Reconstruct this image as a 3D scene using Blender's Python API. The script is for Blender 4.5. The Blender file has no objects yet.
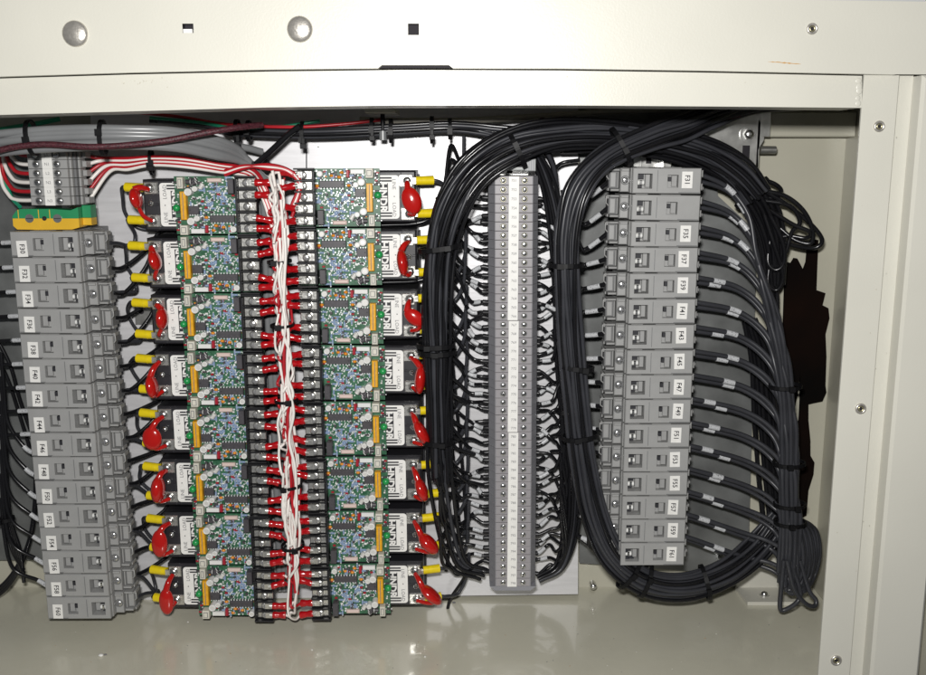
import bpy, math, random
from mathutils import Vector, Matrix
random.seed(7)
S = 0.001                                   # everything below is written in millimetres
C = bpy.context.scene.collection
scn = bpy.context.scene

# ------------------------------------------------------------------ camera, light, exposure
F = 950.0; TH = math.radians(10.8); CX, CY = 463.0, 337.5; YC = -695.0
cam_d = bpy.data.cameras.new('camera'); cam = bpy.data.objects.new('camera', cam_d); C.objects.link(cam)
cam.location = (0, YC*S, 0); cam.rotation_euler = (math.pi/2 - TH, 0, 0)
cam_d.sensor_width = 36; cam_d.lens = 36*F/926; cam_d.clip_start = 0.01; cam_d.clip_end = 50
scn.camera = cam
w = bpy.data.worlds.new('World'); scn.world = w; w.use_nodes = True
w.node_tree.nodes['Background'].inputs[0].default_value = (0.9, 0.95, 1.0, 1)
w.node_tree.nodes['Background'].inputs[1].default_value = 0.08
ld = bpy.data.lights.new('camera_flash', 'AREA'); ld.shape = 'RECTANGLE'; ld.size = 0.034; ld.size_y = 0.018
ld.energy = 4.7; ld.color = (1.0, 0.985, 0.96)
lo = bpy.data.objects.new('camera_flash', ld); C.objects.link(lo)
lo.location = (-0.016, (YC-2)*S, 0.046)
lo.rotation_euler = (math.radians(90-9), 0, math.radians(3))
scn.view_settings.view_transform = 'Standard'; scn.view_settings.look = 'None'
scn.view_settings.gamma = 1; scn.view_settings.exposure = 0.0
scn.render.engine = 'CYCLES'

def P(px, py, Y):
    u = (px-CX)/F; v = -(py-CY)/F
    dy = math.cos(TH)+v*math.sin(TH); dz = -math.sin(TH)+v*math.cos(TH)
    t = (Y-YC)/dy
    return Vector((u*t, Y, dz*t))
def scale_at(py, Y):
    return (P(CX+1, py, Y)-P(CX, py, Y)).x     # mm per pixel

# ------------------------------------------------------------------ materials
M = {}
def mat(name, col, rough=0.5, metal=0.0, coat=0.0, var=0.0, vs=60.0, bump=0.0, bs=400.0, col2=None, aniso=None, spec=0.5):
    m = bpy.data.materials.new(name); m.use_nodes = True; nt = m.node_tree; b = nt.nodes['Principled BSDF']
    b.inputs['Base Color'].default_value = (*col, 1); b.inputs['Roughness'].default_value = rough
    b.inputs['Metallic'].default_value = metal; b.inputs['Coat Weight'].default_value = coat
    b.inputs['Specular IOR Level'].default_value = spec
    tc = nt.nodes.new('ShaderNodeTexCoord')
    if var or col2:
        n = nt.nodes.new('ShaderNodeTexNoise'); n.inputs['Scale'].default_value = vs; n.inputs['Detail'].default_value = 5
        mp = nt.nodes.new('ShaderNodeMapping'); nt.links.new(tc.outputs['Object'], mp.inputs[0])
        if aniso: mp.inputs['Scale'].default_value = aniso
        nt.links.new(mp.outputs[0], n.inputs['Vector'])
        r = nt.nodes.new('ShaderNodeValToRGB'); nt.links.new(n.outputs['Fac'], r.inputs[0])
        r.color_ramp.elements[0].position = 0.35; r.color_ramp.elements[1].position = 0.68
        c2 = col2 or tuple(min(1, c*(1+var)) for c in col)
        c1 = col if col2 else tuple(c*(1-var) for c in col)
        r.color_ramp.elements[0].color = (*c1, 1); r.color_ramp.elements[1].color = (*c2, 1)
        nt.links.new(r.outputs[0], b.inputs['Base Color'])
        rr = nt.nodes.new('ShaderNodeMapRange'); nt.links.new(n.outputs['Fac'], rr.inputs[0])
        rr.inputs['To Min'].default_value = rough*0.85; rr.inputs['To Max'].default_value = min(1, rough*1.2)
        nt.links.new(rr.outputs[0], b.inputs['Roughness'])
    if bump:
        n2 = nt.nodes.new('ShaderNodeTexNoise'); n2.inputs['Scale'].default_value = bs; n2.inputs['Detail'].default_value = 3
        mp2 = nt.nodes.new('ShaderNodeMapping'); nt.links.new(tc.outputs['Object'], mp2.inputs[0])
        if aniso: mp2.inputs['Scale'].default_value = aniso
        nt.links.new(mp2.outputs[0], n2.inputs['Vector'])
        bp = nt.nodes.new('ShaderNodeBump'); bp.inputs['Strength'].default_value = bump; bp.inputs['Distance'].default_value = 0.0006
        nt.links.new(n2.outputs['Fac'], bp.inputs['Height']); nt.links.new(bp.outputs[0], b.inputs['Normal'])
    M[name] = m
    return m
mat('paint', (.56,.548,.485), .34, var=.025, vs=14, bump=.10, bs=900)
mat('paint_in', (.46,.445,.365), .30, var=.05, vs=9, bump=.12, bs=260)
mat('paint_floor', (.62,.60,.49), .21, var=.05, vs=11, bump=.16, bs=130, coat=.35)
mat('plate', (.65,.645,.66), .42, metal=.25, var=.06, vs=30, bump=.06, bs=120, aniso=(1,1,9))
mat('plate_grey', (.155,.16,.158), .40, metal=.3, var=.30, vs=26, bump=.05, bs=100)
mat('fuse_grey', (.315,.315,.31), .42, var=.03, vs=90, bump=.03, bs=1500)
mat('fuse_dark', (.16,.162,.165), .5, var=.05, vs=90)
mat('term_grey', (.30,.285,.295), .45, var=.04, vs=60)
mat('term_side', (.24,.24,.26), .45, var=.04, vs=60)
mat('term_light', (.36,.375,.37), .45, var=.04, vs=60)
mat('seam', (.05,.05,.055), .6)
mat('white', (.80,.79,.76), .45, var=.03, vs=300)
mat('ink', (.02,.02,.025), .6)
mat('ink_grey', (.16,.16,.17), .6)
mat('green', (.02,.25,.10), .4, var=.05)
mat('yellow_gnd', (.72,.43,.03), .4, var=.05)
mat('black_wire', (.009,.009,.0105), .22, var=.12, vs=60, spec=.42)
mat('slate_wire', (.036,.037,.043), .33, var=.12, vs=60, spec=.40)
mat('grey_wire', (.19,.195,.20), .30, var=.06, vs=40)
mat('beige_wire', (.38,.36,.31), .35, var=.06, vs=40)
mat('red_wire', (.42,.012,.02), .32, var=.08, vs=60)
mat('white_wire', (.80,.76,.72), .35, var=.04, vs=60)
mat('green_wire', (.01,.26,.14), .35)
mat('tie', (.004,.004,.005), .5, spec=.25)
mat('braid', (.018,.002,.006), .38, col2=(.12,.03,.04), vs=1100, bump=.6, bs=1700)
mat('black_plastic', (.012,.012,.014), .38, var=.1, vs=120)
mat('relay_black', (.017,.0165,.02), .42, var=.1, vs=120, bump=.05, bs=1200)
mat('steel', (.78,.78,.77), .24, metal=1, var=.12, vs=500)
mat('zinc', (.60,.60,.58), .30, metal=.9, var=.15, vs=120)
mat('brass', (.62,.58,.38), .3, metal=.9, var=.15, vs=500)
mat('tin', (.76,.75,.71), .27, metal=.85, var=.12, vs=500, bump=.22, bs=420)
mat('varistor', (.44,.008,.006), .16, coat=.6, var=.04, vs=80)
mat('red_lug', (.40,.004,.008), .22, coat=.5, var=.15, vs=400)
mat('yellow_lug', (.78,.60,.01), .3, coat=.3, var=.06, vs=300)
mat('pcb', (.018,.085,.04), .40, col2=(.045,.15,.08), vs=420, coat=.2)
mat('solder', (.82,.84,.84), .32, metal=.35, var=.1, vs=800)
mat('resin_blue', (.14,.22,.38), .35, col2=(.36,.45,.58), vs=1500)
mat('resin_red', (.35,.015,.03), .35)
mat('resin_orange', (.70,.26,.02), .35)
mat('resin_pink', (.66,.52,.47), .45)
mat('strip_orange', (.72,.36,.015), .4, var=.1, vs=900)
mat('ic', (.06,.056,.062), .42, var=.1, vs=500)
mat('cap_white', (.72,.72,.70), .3, var=.05)
mat('cap_top', (.66,.65,.62), .35, metal=.2)
mat('led_green', (.015,.28,.07), .3, coat=.2)
mat('beige_box', (.60,.58,.50), .45, var=.05)
mat('hole', (.01,.008,.012), .8)
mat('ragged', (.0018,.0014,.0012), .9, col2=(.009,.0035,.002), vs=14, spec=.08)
mat('scratch', (.45,.25,.08), .7)
mat('smudge', (.47,.45,.38), .5)
mat('wallpaint', (.9,.9,.9), .7, var=.02, vs=5)
mat('teal', (.03,.32,.33), .35)
mat('bolt_dome', (.60,.57,.52), .30, metal=.75, var=.10, vs=400, bump=.2, bs=900)
# marker sleeve with a printed row of little dark characters
m = mat('sleeve', (.52,.53,.545), .38); nt = m.node_tree; b = nt.nodes['Principled BSDF']
tc = nt.nodes.new('ShaderNodeTexCoord'); vo = nt.nodes.new('ShaderNodeTexNoise'); vo.inputs['Scale'].default_value = 1300; vo.inputs['Detail'].default_value = 1
nt.links.new(tc.outputs['Object'], vo.inputs['Vector'])
rp = nt.nodes.new('ShaderNodeValToRGB'); nt.links.new(vo.outputs['Fac'], rp.inputs[0])
rp.color_ramp.elements[0].position = .33; rp.color_ramp.elements[0].color = (.16,.16,.17,1)
rp.color_ramp.elements[1].position = .39; rp.color_ramp.elements[1].color = (.52,.53,.545,1)
nt.links.new(rp.outputs[0], b.inputs['Base Color'])

# ------------------------------------------------------------------ mesh builder
def ortho(d):
    d = d.normalized(); a = Vector((0,0,1)) if abs(d.z) < .9 else Vector((1,0,0))
    u = d.cross(a).normalized(); return u, d.cross(u).normalized()
class MB:
    def __init__(s): s.v=[]; s.f=[]; s.m=[]; s.sm=[]; s.mats=[]
    def mi(s, n):
        if n not in s.mats: s.mats.append(n)
        return s.mats.index(n)
    def add(s, vs, fs, n, smooth=False):
        o = len(s.v); s.v += [tuple(v) for v in vs]; k = s.mi(n)
        for f in fs: s.f.append([i+o for i in f]); s.m.append(k); s.sm.append(smooth)
    def box(s, x0, x1, y0, y1, z0, z1, n, ch=0.0):
        if x0>x1: x0,x1=x1,x0
        if y0>y1: y0,y1=y1,y0
        if z0>z1: z0,z1=z1,z0
        if ch<=0:
            vs=[(x,y,z) for y in (y0,y1) for z in (z0,z1) for x in (x0,x1)]
            s.add(vs,[(0,1,3,2),(4,6,7,5),(0,4,5,1),(2,3,7,6),(0,2,6,4),(1,5,7,3)],n)
        else:
            c=min(ch,(x1-x0)/2.01,(z1-z0)/2.01,(y1-y0)*.9)
            vs=[(x0+c,y0,z0+c),(x1-c,y0,z0+c),(x1-c,y0,z1-c),(x0+c,y0,z1-c),
                (x0,y0+c,z0),(x1,y0+c,z0),(x1,y0+c,z1),(x0,y0+c,z1),(x0,y1,z0),(x1,y1,z0),(x1,y1,z1),(x0,y1,z1)]
            fs=[(0,1,2,3),(11,10,9,8)]
            for k in range(4):
                j=(k+1)%4; fs += [(k,4+k,4+j,j),(4+k,8+k,8+j,4+j)]
            s.add(vs,fs,n)
    def prism(s, pts, y0, y1, n):        # outline in x,z extruded along y
        k=len(pts); vs=[(x,y0,z) for x,z in pts]+[(x,y1,z) for x,z in pts]
        fs=[list(range(k)), list(range(2*k-1,k-1,-1))]+[(i,i+k,(i+1)%k+k,(i+1)%k) for i in range(k)]
        s.add(vs,fs,n)
    def cyl(s, a, b_, r, n, seg=12, r2=None, caps=True, smooth=True):
        a=Vector(a); b_=Vector(b_); u,v=ortho(b_-a); r2=r if r2 is None else r2
        vs=[]
        for p,rr in ((a,r),(b_,r2)):
            vs += [p+(u*math.cos(t)+v*math.sin(t))*rr for t in [2*math.pi*i/seg for i in range(seg)]]
        s.add(vs,[(i,(i+1)%seg,(i+1)%seg+seg,i+seg) for i in range(seg)],n,smooth)
        if caps: s.add(vs,[list(range(seg))[::-1],list(range(seg,2*seg))],n)
    def dome(s, c, d, r, h, n, seg=16, rings=4):   # spherical cap standing on c towards d
        c=Vector(c); d=Vector(d).normalized(); u,v=ortho(d); vs=[]
        for k in range(rings):
            t=k/rings*math.pi/2; rr=r*math.cos(t); hh=h*math.sin(t)
            vs += [c+d*hh+(u*math.cos(a)+v*math.sin(a))*rr for a in [2*math.pi*i/seg for i in range(seg)]]
        vs.append(c+d*h); fs=[]
        for k in range(rings-1):
            fs += [(k*seg+i,k*seg+(i+1)%seg,(k+1)*seg+(i+1)%seg,(k+1)*seg+i) for i in range(seg)]
        fs += [((rings-1)*seg+i,(rings-1)*seg+(i+1)%seg,rings*seg) for i in range(seg)]
        s.add(vs,fs,n,True)
    def tube(s, pts, r, n, seg=8, caps=True, rf=None):
        pts=[Vector(p) for p in pts]; m_=len(pts)
        if m_<2: return
        T=[(pts[min(i+1,m_-1)]-pts[max(i-1,0)]).normalized() for i in range(m_)]
        u,_=ortho(T[0]); vs=[]
        for i in range(m_):
            u=(u-T[i]*u.dot(T[i])); u.normalize(); v=T[i].cross(u)
            rr=rf(i/(m_-1)) if rf else r
            vs += [pts[i]+(u*math.cos(a)+v*math.sin(a))*rr for a in [2*math.pi*k/seg for k in range(seg)]]
        fs=[(i*seg+k,(i*seg+(k+1)%seg),((i+1)*seg+(k+1)%seg),(i+1)*seg+k) for i in range(m_-1) for k in range(seg)]
        s.add(vs,fs,n,True)
        if caps: s.add(vs,[list(range(seg))[::-1],list(range((m_-1)*seg,m_*seg))],n)
    def ball(s, c, rx, ry, rz, n, R=None, seg=14, rings=8):
        vs=[];c=Vector(c)
        for j in range(rings+1):
            t=math.pi*j/rings
            for i in range(seg):
                a=2*math.pi*i/seg; p=Vector((rx*math.sin(t)*math.cos(a), ry*math.cos(t), rz*math.sin(t)*math.sin(a)))
                if R: p=R@p
                vs.append(c+p)
        s.add(vs,[(j*seg+i,j*seg+(i+1)%seg,(j+1)*seg+(i+1)%seg,(j+1)*seg+i) for j in range(rings) for i in range(seg)],n,True)
    def torus(s, c, ax, R, r, n, seg=14, k=6):
        c=Vector(c); u,v=ortho(Vector(ax)); ax=Vector(ax).normalized(); vs=[]
        for i in range(seg):
            a=2*math.pi*i/seg; d=u*math.cos(a)+v*math.sin(a)
            for j in range(k):
                b_=2*math.pi*j/k; vs.append(c+d*(R+r*math.cos(b_))+ax*r*math.sin(b_))
        s.add(vs,[(i*k+j,((i+1)%seg)*k+j,((i+1)%seg)*k+(j+1)%k,i*k+(j+1)%k) for i in range(seg) for j in range(k)],n,True)
    def holes(s, x0,x1,z0,z1,yf,hl,n,inner=None):
        """front face at yf with real rectangular recesses (x0,x1,z0,z1,depth)"""
        xs=sorted({x0,x1,*[h[0] for h in hl],*[h[1] for h in hl]}); zs=sorted({z0,z1,*[h[2] for h in hl],*[h[3] for h in hl]})
        for i in range(len(xs)-1):
            for j in range(len(zs)-1):
                cx=(xs[i]+xs[i+1])/2; cz=(zs[j]+zs[j+1])/2
                if any(h[0]<cx<h[1] and h[2]<cz<h[3] for h in hl): continue
                s.add([(xs[i],yf,zs[j]),(xs[i+1],yf,zs[j]),(xs[i+1],yf,zs[j+1]),(xs[i],yf,zs[j+1])],[(0,1,2,3)],n)
        for h in hl:
            a,b_,c,d,dp=h; yb=yf+dp; q=inner or n
            s.add([(a,yf,c),(b_,yf,c),(b_,yf,d),(a,yf,d),(a,yb,c),(b_,yb,c),(b_,yb,d),(a,yb,d)],
                  [(4,5,6,7),(0,4,7,3),(1,2,6,5),(0,1,5,4),(3,7,6,2)],q)
    def text(s, txt, size, org, ang, n, align='CENTER', sx=1.0, bold=0.0):
        """flat lettering lying in x,z; ang turns it anticlockwise as seen from the front"""
        vs,fs=text_mesh(txt,size,align,bold); ca,sa=math.cos(ang),math.sin(ang)
        s.add([(org[0]+ca*x*sx-sa*y, org[1], org[2]+sa*x*sx+ca*y) for x,y in vs],fs,n)
    def build(s, name, parent=None, org=(0,0,0)):
        me=bpy.data.meshes.new(name); o=Vector(org)
        me.from_pydata([((v[0]-o[0])*S,(v[1]-o[1])*S,(v[2]-o[2])*S) for v in s.v],[],s.f)
        for q in s.mats: me.materials.append(M[q])
        me.polygons.foreach_set('material_index',s.m); me.polygons.foreach_set('use_smooth',s.sm); me.update()
        ob=bpy.data.objects.new(name,me); C.objects.link(ob)
        if parent: ob.parent=parent
        else: ob.location=o*S
        return ob
_tc={}
def text_mesh(txt,size,align,bold):
    k=(txt,size,align,bold)
    if k not in _tc:
        cu=bpy.data.curves.new('t','FONT'); cu.body=txt; cu.size=size; cu.align_x=align; cu.align_y='CENTER'; cu.offset=bold; cu.resolution_u=2
        ob=bpy.data.objects.new('t',cu); C.objects.link(ob)
        dg=bpy.context.evaluated_depsgraph_get(); me=bpy.data.meshes.new_from_object(ob.evaluated_get(dg))
        _tc[k]=([(v.co.x,v.co.y) for v in me.vertices],[list(p.vertices) for p in me.polygons])
        bpy.data.objects.remove(ob); bpy.data.curves.remove(cu); bpy.data.meshes.remove(me)
    return _tc[k]
def tag(o,label=None,cat=None,group=None,kind=None):
    if label: o['label']=label
    if cat: o['category']=cat
    if group: o['group']=group
    if kind: o['kind']=kind
    return o
def thing(name,org,label,cat,group=None):
    o=bpy.data.objects.new(name,None); C.objects.link(o); o.location=Vector(org)*S; o.empty_display_size=.005
    return tag(o,label,cat,group)
def copy_tree(o,parent=None):
    c=o.copy(); C.objects.link(c)
    if parent: c.parent=parent
    for k in [x for x in o.children]: copy_tree(k,c)
    return c
ORD=['first','second','third','fourth','fifth','sixth','seventh','eighth','ninth','tenth','eleventh','twelfth','thirteenth','fourteenth','fifteenth','sixteenth','seventeenth','eighteenth','nineteenth','twentieth']
def ordinal(n):
    if n<=20: return ORD[n-1]
    t={2:'twenty',3:'thirty',4:'forty'}[n//10]
    return {2:'twentieth',3:'thirtieth',4:'fortieth'}[n//10] if n%10==0 else t+'-'+ORD[n%10-1]
def lerp(a,b_,t): return a+(b_-a)*t
def spline(pts,sub=7):
    pts=[Vector(p) for p in pts]
    if len(pts)<3: return [pts[0].lerp(pts[-1],i/4) for i in range(5)]
    out=[]; e=[pts[0]*2-pts[1]]+pts+[pts[-1]*2-pts[-2]]
    for i in range(1,len(e)-2):
        a,b_,c,d=e[i-1:i+3]
        for k in range(sub):
            t=k/sub
            out.append(.5*((2*b_)+(c-a)*t+(2*a-5*b_+4*c-d)*t*t+(3*b_-a-3*c+d)*t**3))
    out.append(pts[-1]); return out
def W(*pts): return [P(*p) for p in pts]
def split(path,s0,l):
    """the stretch of a path from arc length s0, l long"""
    out=[];acc=0
    for i in range(len(path)-1):
        seg=(path[i+1]-path[i]).length
        for q in (s0,s0+l):
            if acc<=q<acc+seg: out.append((q,path[i].lerp(path[i+1],(q-acc)/seg)))
        if s0<acc<s0+l: out.append((acc,path[i]))
        acc+=seg
    return [p for _,p in sorted(out,key=lambda q:q[0])]
def cable(parent,path,r,n,name='cable',org=(0,0,0),sleeve=None,ferr=0,seg=7):
    m_=MB(); m_.tube(path,r,n,seg=seg)
    if ferr: 
        q=split(path,0,ferr)
        if len(q)>1: m_.tube(q,r*1.35,'black_plastic',seg=seg)
    ob=m_.build(name,parent,org)
    if sleeve:
        q=split(path,*sleeve)
        if len(q)>1:
            k=MB(); k.tube(q,r*1.2,'sleeve',seg=8); k.build('marker_sleeve',ob,org)
    return ob
def tie_at(parent,c,t,rw,rd,org=(0,0,0),w_=2.6):
    """nylon tie: oval band round a bundle at c, t = run direction, rw half width, rd half depth"""
    c=Vector(c); t=Vector(t).normalized(); y=Vector((0,1,0)); u=t.cross(y).normalized(); v=u.cross(t).normalized()
    m_=MB(); seg=20; vs=[]
    for i in range(seg):
        a=2*math.pi*i/seg; d=u*math.cos(a)*rw+v*math.sin(a)*rd; d2=u*math.cos(a)*(rw+1.1)+v*math.sin(a)*(rd+1.1)
        vs += [c+d-t*w_/2, c+d2-t*w_/2, c+d2+t*w_/2, c+d+t*w_/2]
    fs=[]
    for i in range(seg):
        j=(i+1)%seg
        for k in range(4): fs.append((i*4+k,i*4+(k+1)%4,j*4+(k+1)%4,j*4+k))
    m_.add(vs,fs,'tie')
    h=c-v*(rd+1.4)+u*rw*random.uniform(-.5,.5)
    for a in (0,):
        e=[h+u*dx+t*dt+v*dv for dv in (-1.6,1.2) for dx,dt in ((-2.0,-1.7),(2.0,-1.7),(2.0,1.7),(-2.0,1.7))]
        m_.add(e,[(0,1,2,3),(7,6,5,4),(0,4,5,1),(1,5,6,2),(2,6,7,3),(3,7,4,0)],'tie')
    return m_.build('cable_tie',parent,org)

# ================================================================== SETTING
FLOORZ = P(400,587,22).z
wall=MB(); wall.box(-1500,1500,60,100,-900,1100,'wallpaint'); tag(wall.build('background_wall',None,(0,60,-900)),'plain white wall behind the cabinet','wall',kind='structure')

cab=thing('equipment_cabinet',(0,0,FLOORZ),'cream painted steel cabinet with open front, dome bolts across its top panel','cabinet')
CO=Vector((0,0,FLOORZ))
def part(m_,name,parent=cab,org=CO): return m_.build(name,parent,org)
YF=-170.0
xr=lambda px,py,Y=YF: P(px,py,Y).x
ZR0=P(430,107,YF).z                       # lower edge of top rail
ZR1=P(430,73,YF).z
ZT=P(463,1.5,YF-4).z
XI=P(862,107,YF).x                        # inner edge of right post
XSW=P(846,140,22).x                       # side wall
k=MB(); k.box(-420,XSW+2,22,25,FLOORZ-2,ZR1+20,'paint_in'); part(k,'back_panel')
k=MB(); k.box(XSW,XSW+2.5,YF+4,21.7,FLOORZ-2,ZR1+20,'paint_in'); part(k,'side_panel')
k=MB(); k.box(-420,XSW-.3,YF+4,21.7,FLOORZ-3,FLOORZ,'paint_floor'); part(k,'base_panel')
k=MB(); k.box(-420,XSW-.3,YF+6,21.7,ZR1+14,ZR1+16,'paint_in'); part(k,'ceiling_panel')
k=MB(); k.box(XSW-110,XSW-.4,4,21.6,P(800,137,4).z,P(800,112,4).z,'paint_in',.8); part(k,'cross_rail')
# bowed lower and upper edges of the front rails (pressed sheet is never quite straight)
def strip_rail(low,high,Y,depth,n,holes=()):
    m_=MB(); xs=[-70,0,100,200,300,400,500,600,700,800,862,900,960]
    return m_
def edge(pts,x):
    for (a,b_),(c,d) in zip(pts,pts[1:]):
        if a<=x<=c: return b_+(d-b_)*(x-a)/(c-a)
    return pts[0][1] if x<pts[0][0] else pts[-1][1]
LOW=[(-60,117),(0,115),(130,111.5),(270,107.5),(400,105.5),(560,105.5),(700,106.5),(862,108)]
MID=[(-60,80),(0,78),(130,74),(270,71),(400,69.5),(560,70),(700,72),(895,76),(940,77)]
m_=MB(); xs=[-60,-20,20,65,130,200,270,335,400,480,560,630,700,780,830,862]
for a,b_ in zip(xs,xs[1:]):
    q=[P(a,edge(LOW,a),YF),P(b_,edge(LOW,b_),YF),P(b_,edge(MID,b_)+.7,YF),P(a,edge(MID,a)+.7,YF)]
    r_=[v+Vector((0,30,0)) for v in q]; r_[0].z+=0; r_[1].z+=0
    m_.add(q+r_,[(0,1,2,3),(0,4,5,1)],'paint')
    lip=[q[0]+Vector((0,2,-.0)),q[1]+Vector((0,2,0))]
part(m_,'door_rail')
YT=YF-5.0
m_=MB(); topz=P(740,0,YT).z
tz=lambda px: P(px,-3+5*max(0,(px-600))/330,YT).z if px>560 else P(px,-14,YT).z
hl=[]
for cx,cy,ww,hh in ((188,28.5,5.5,4.5),(413.5,29.5,5.5,5.5)):
    c=P(cx,cy,YT); sc=scale_at(cy,YT); hl.append((c.x-ww*sc,c.x+ww*sc,c.z-hh*sc,c.z+hh*sc,5))
Zh0=min(h[2] for h in hl)-2; Zh1=max(h[3] for h in hl)+2
XL=P(-60,75,YT).x; XR=P(990,30,YT).x
m_.holes(XL,P(560,75,YT).x,Zh0,Zh1,YT,hl,'paint',inner='hole')
xs=[-60,20,65,130,200,270,335,378,382,449,453,480,560,630,700,740,780,830,862,895.5]
NOTCH=lambda x: 0
def midy(x): return edge(MID,x)-1.3-(3.2 if 380<=x<=450 else 0)
for a,b_ in zip(xs,xs[1:]):
    xa,xb=P(a,75,YT).x,P(b_,75,YT).x
    z0a,z0b=P(a,midy(a),YT).z,P(b_,midy(b_),YT).z
    zt=[tz(a),tz(b_)]
    if b_<=560:
        m_.add([(xa,YT,z0a),(xb,YT,z0b),(xb,YT,Zh0),(xa,YT,Zh0)],[(0,1,2,3)],'paint')
        m_.add([(xa,YT,Zh1),(xb,YT,Zh1),(xb,YT,zt[1]),(xa,YT,zt[0])],[(0,1,2,3)],'paint')
    else:
        m_.add([(xa,YT,z0a),(xb,YT,z0b),(xb,YT,zt[1]),(xa,YT,zt[0])],[(0,1,2,3)],'paint')
    m_.add([(xa,YT,z0a),(xa,YT+4.8,z0a),(xb,YT+4.8,z0b),(xb,YT,z0b)],[(0,1,2,3)],'paint')
    m_.add([(xa,YT,zt[0]),(xb,YT,zt[1]),(xb,YT+180,zt[1]),(xa,YT+180,zt[0])],[(0,1,2,3)],'paint')
# right-hand end of the top panel, above the corner post
xa,xb=P(895.5,75,YT).x,P(1000,75,YT).x
m_.add([(xa,YT,P(895.5,74.5,YT).z),(xb,YT,P(1000,75,YT).z),(xb,YT,tz(1000)),(xa,YT,tz(895.5))],[(0,1,2,3)],'paint')
m_.add([(xa,YT,tz(895.5)),(xb,YT,tz(1000)),(xb,YT+180,tz(1000)),(xa,YT+180,tz(895.5))],[(0,1,2,3)],'paint')
part(m_,'top_panel')
k=MB(); a_=P(378,68.5,YF-.3); b_=P(452,64,YF-.3); k.box(a_.x,b_.x,YF-.6,YF-.2,a_.z,b_.z,'hole'); part(k,'latch_slot')
# right post: flange, groove, outer panel
zb=P(830,760,YF).z; z_top=P(880,74.5,YF).z
k=MB()
xa=XI; xg0=P(898,100,YF).x; xg1=P(916,100,YF).x; 
k.box(xa,xg0,YF,YF+2,zb,z_top,'paint',.5); k.box(xg0-1.5,xg0,YF+2.01,YF+8,zb,z_top,'paint')
part(k,'corner_flange')
k=MB(); k.box(xg0+.02,xg1-1.02,YF+3,YF+5,zb,z_top,'paint')
part(k,'corner_groove')
k=MB(); XO=P(925.5,610,YF-8).x
k.box(xg1-1,XO,YF-8,YF+12,zb,z_top-1,'paint',1.6); part(k,'corner_post')
# bolts, inserts, scuffs
def insert(px,py,Y,r=5.6):
    c=P(px,py,Y); s_=scale_at(py,Y); r*=s_; m_=MB()
    m_.torus((c.x,c.y-.3,c.z),(0,1,0),r*.78,r*.24,'bolt_dome',18,8); m_.cyl((c.x,c.y-.4,c.z),(c.x,c.y-.1,c.z),r*.7,'hole',16)
    m_.torus((c.x,c.y-.5,c.z),(0,1,0),r*.42,r*.12,'brass',14,6)
    part(m_,'threaded_insert')
for q in ((812,29,YT),(879,126.5,YF),(860.5,408.5,YF),(836,660,YF)): insert(*q)
for px,py in ((75.5,34),(300,29.5)):
    c=P(px,py,YT); r=12.8*scale_at(py,YT); m_=MB(); m_.cyl((c.x,YT-.8,c.z),(c.x,YT,c.z),r,'bolt_dome',32); m_.dome((c.x,YT-.8,c.z),(0,-1,0),r,r*.33,'bolt_dome',32,7); part(m_,'dome_bolt')
k=MB(); c=P(188,31,YT+3); s_=scale_at(30,YT); k.box(c.x-5.2*s_,c.x+5.2*s_,YT+1,YT+4,c.z-2.5*s_,c.z+1.2*s_,'white'); part(k,'latch_tab')
for (a_,b_,nn) in (((768,61.8),(801,64.3),'scratch'),):
    p,q=P(*a_,YT-.15),P(*b_,YT-.15); k=MB(); pts=[]; N=14
    for i in range(N+1):
        t=i/N; pts.append((lerp(p.x,q.x,t),lerp(p.z,q.z,t)+random.uniform(.1,.7)*math.sin(math.pi*t)+.05))
    for i in range(N,-1,-1):
        t=i/N; pts.append((lerp(p.x,q.x,t),lerp(p.z,q.z,t)-random.uniform(.0,.35)*math.sin(math.pi*t)-.05))
    k.prism(pts,YT-.15,YT-.02,nn); part(k,'scratch')
# scuffs in the paint along the rail
k=MB()
for i in range(46):
    px=random.choice([random.gauss(345,22),random.gauss(145,14),random.gauss(480,30),random.uniform(150,780)]); py=80+random.gauss(1.5,2.2)
    c=P(px,py,YF-.08); r=random.uniform(.3,.9); k.cyl((c.x,c.y-.05,c.z),(c.x,c.y,c.z),r*.5,'smudge',6)
for i in range(16):
    c=P(random.uniform(830,862),random.uniform(130,600),YF-.08); c.x=XI+random.uniform(3,26); r=random.uniform(.15,.45); k.cyl((c.x,c.y-.05,c.z),(c.x,c.y,c.z),r,'smudge',6)
part(k,'paint_scuffs')
k=MB(); c=P(859,92,YF-.1); 
for i in range(5):
    z_=c.z+6-3*i+random.uniform(-.8,.8); k.ball((c.x+random.uniform(-1.3,1.3),YF-.02,z_),random.uniform(1.4,2.6),.35,random.uniform(1.2,2.2),'paint')
part(k,'weld_bead')
# flat near-black shape of undetermined nature, ragged outline, at the right-hand back wall
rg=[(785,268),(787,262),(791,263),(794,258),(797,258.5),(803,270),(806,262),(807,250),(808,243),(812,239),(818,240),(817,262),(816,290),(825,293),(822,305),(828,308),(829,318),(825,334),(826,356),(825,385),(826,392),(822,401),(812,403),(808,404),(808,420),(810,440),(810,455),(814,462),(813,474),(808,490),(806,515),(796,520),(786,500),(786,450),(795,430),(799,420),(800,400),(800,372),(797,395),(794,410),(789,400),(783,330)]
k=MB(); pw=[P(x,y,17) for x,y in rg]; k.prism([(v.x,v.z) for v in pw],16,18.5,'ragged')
o=k.build('dark_ragged_shape',None,P(805,515,18)); tag(o,'flat black-brown shape with a ragged outline against the wall behind the right cable bundle','torn sheet')  # flat near-black shape of undetermined nature, not established as a torn sheet
# teal thing and wall line at the far right edge
k=MB(); c=P(929,583,20); k.ball(c,14,14,26,'teal'); tag(k.build('teal_bottle',None,c),'teal rounded edge of something showing past the cabinet corner','bottle')

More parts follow.
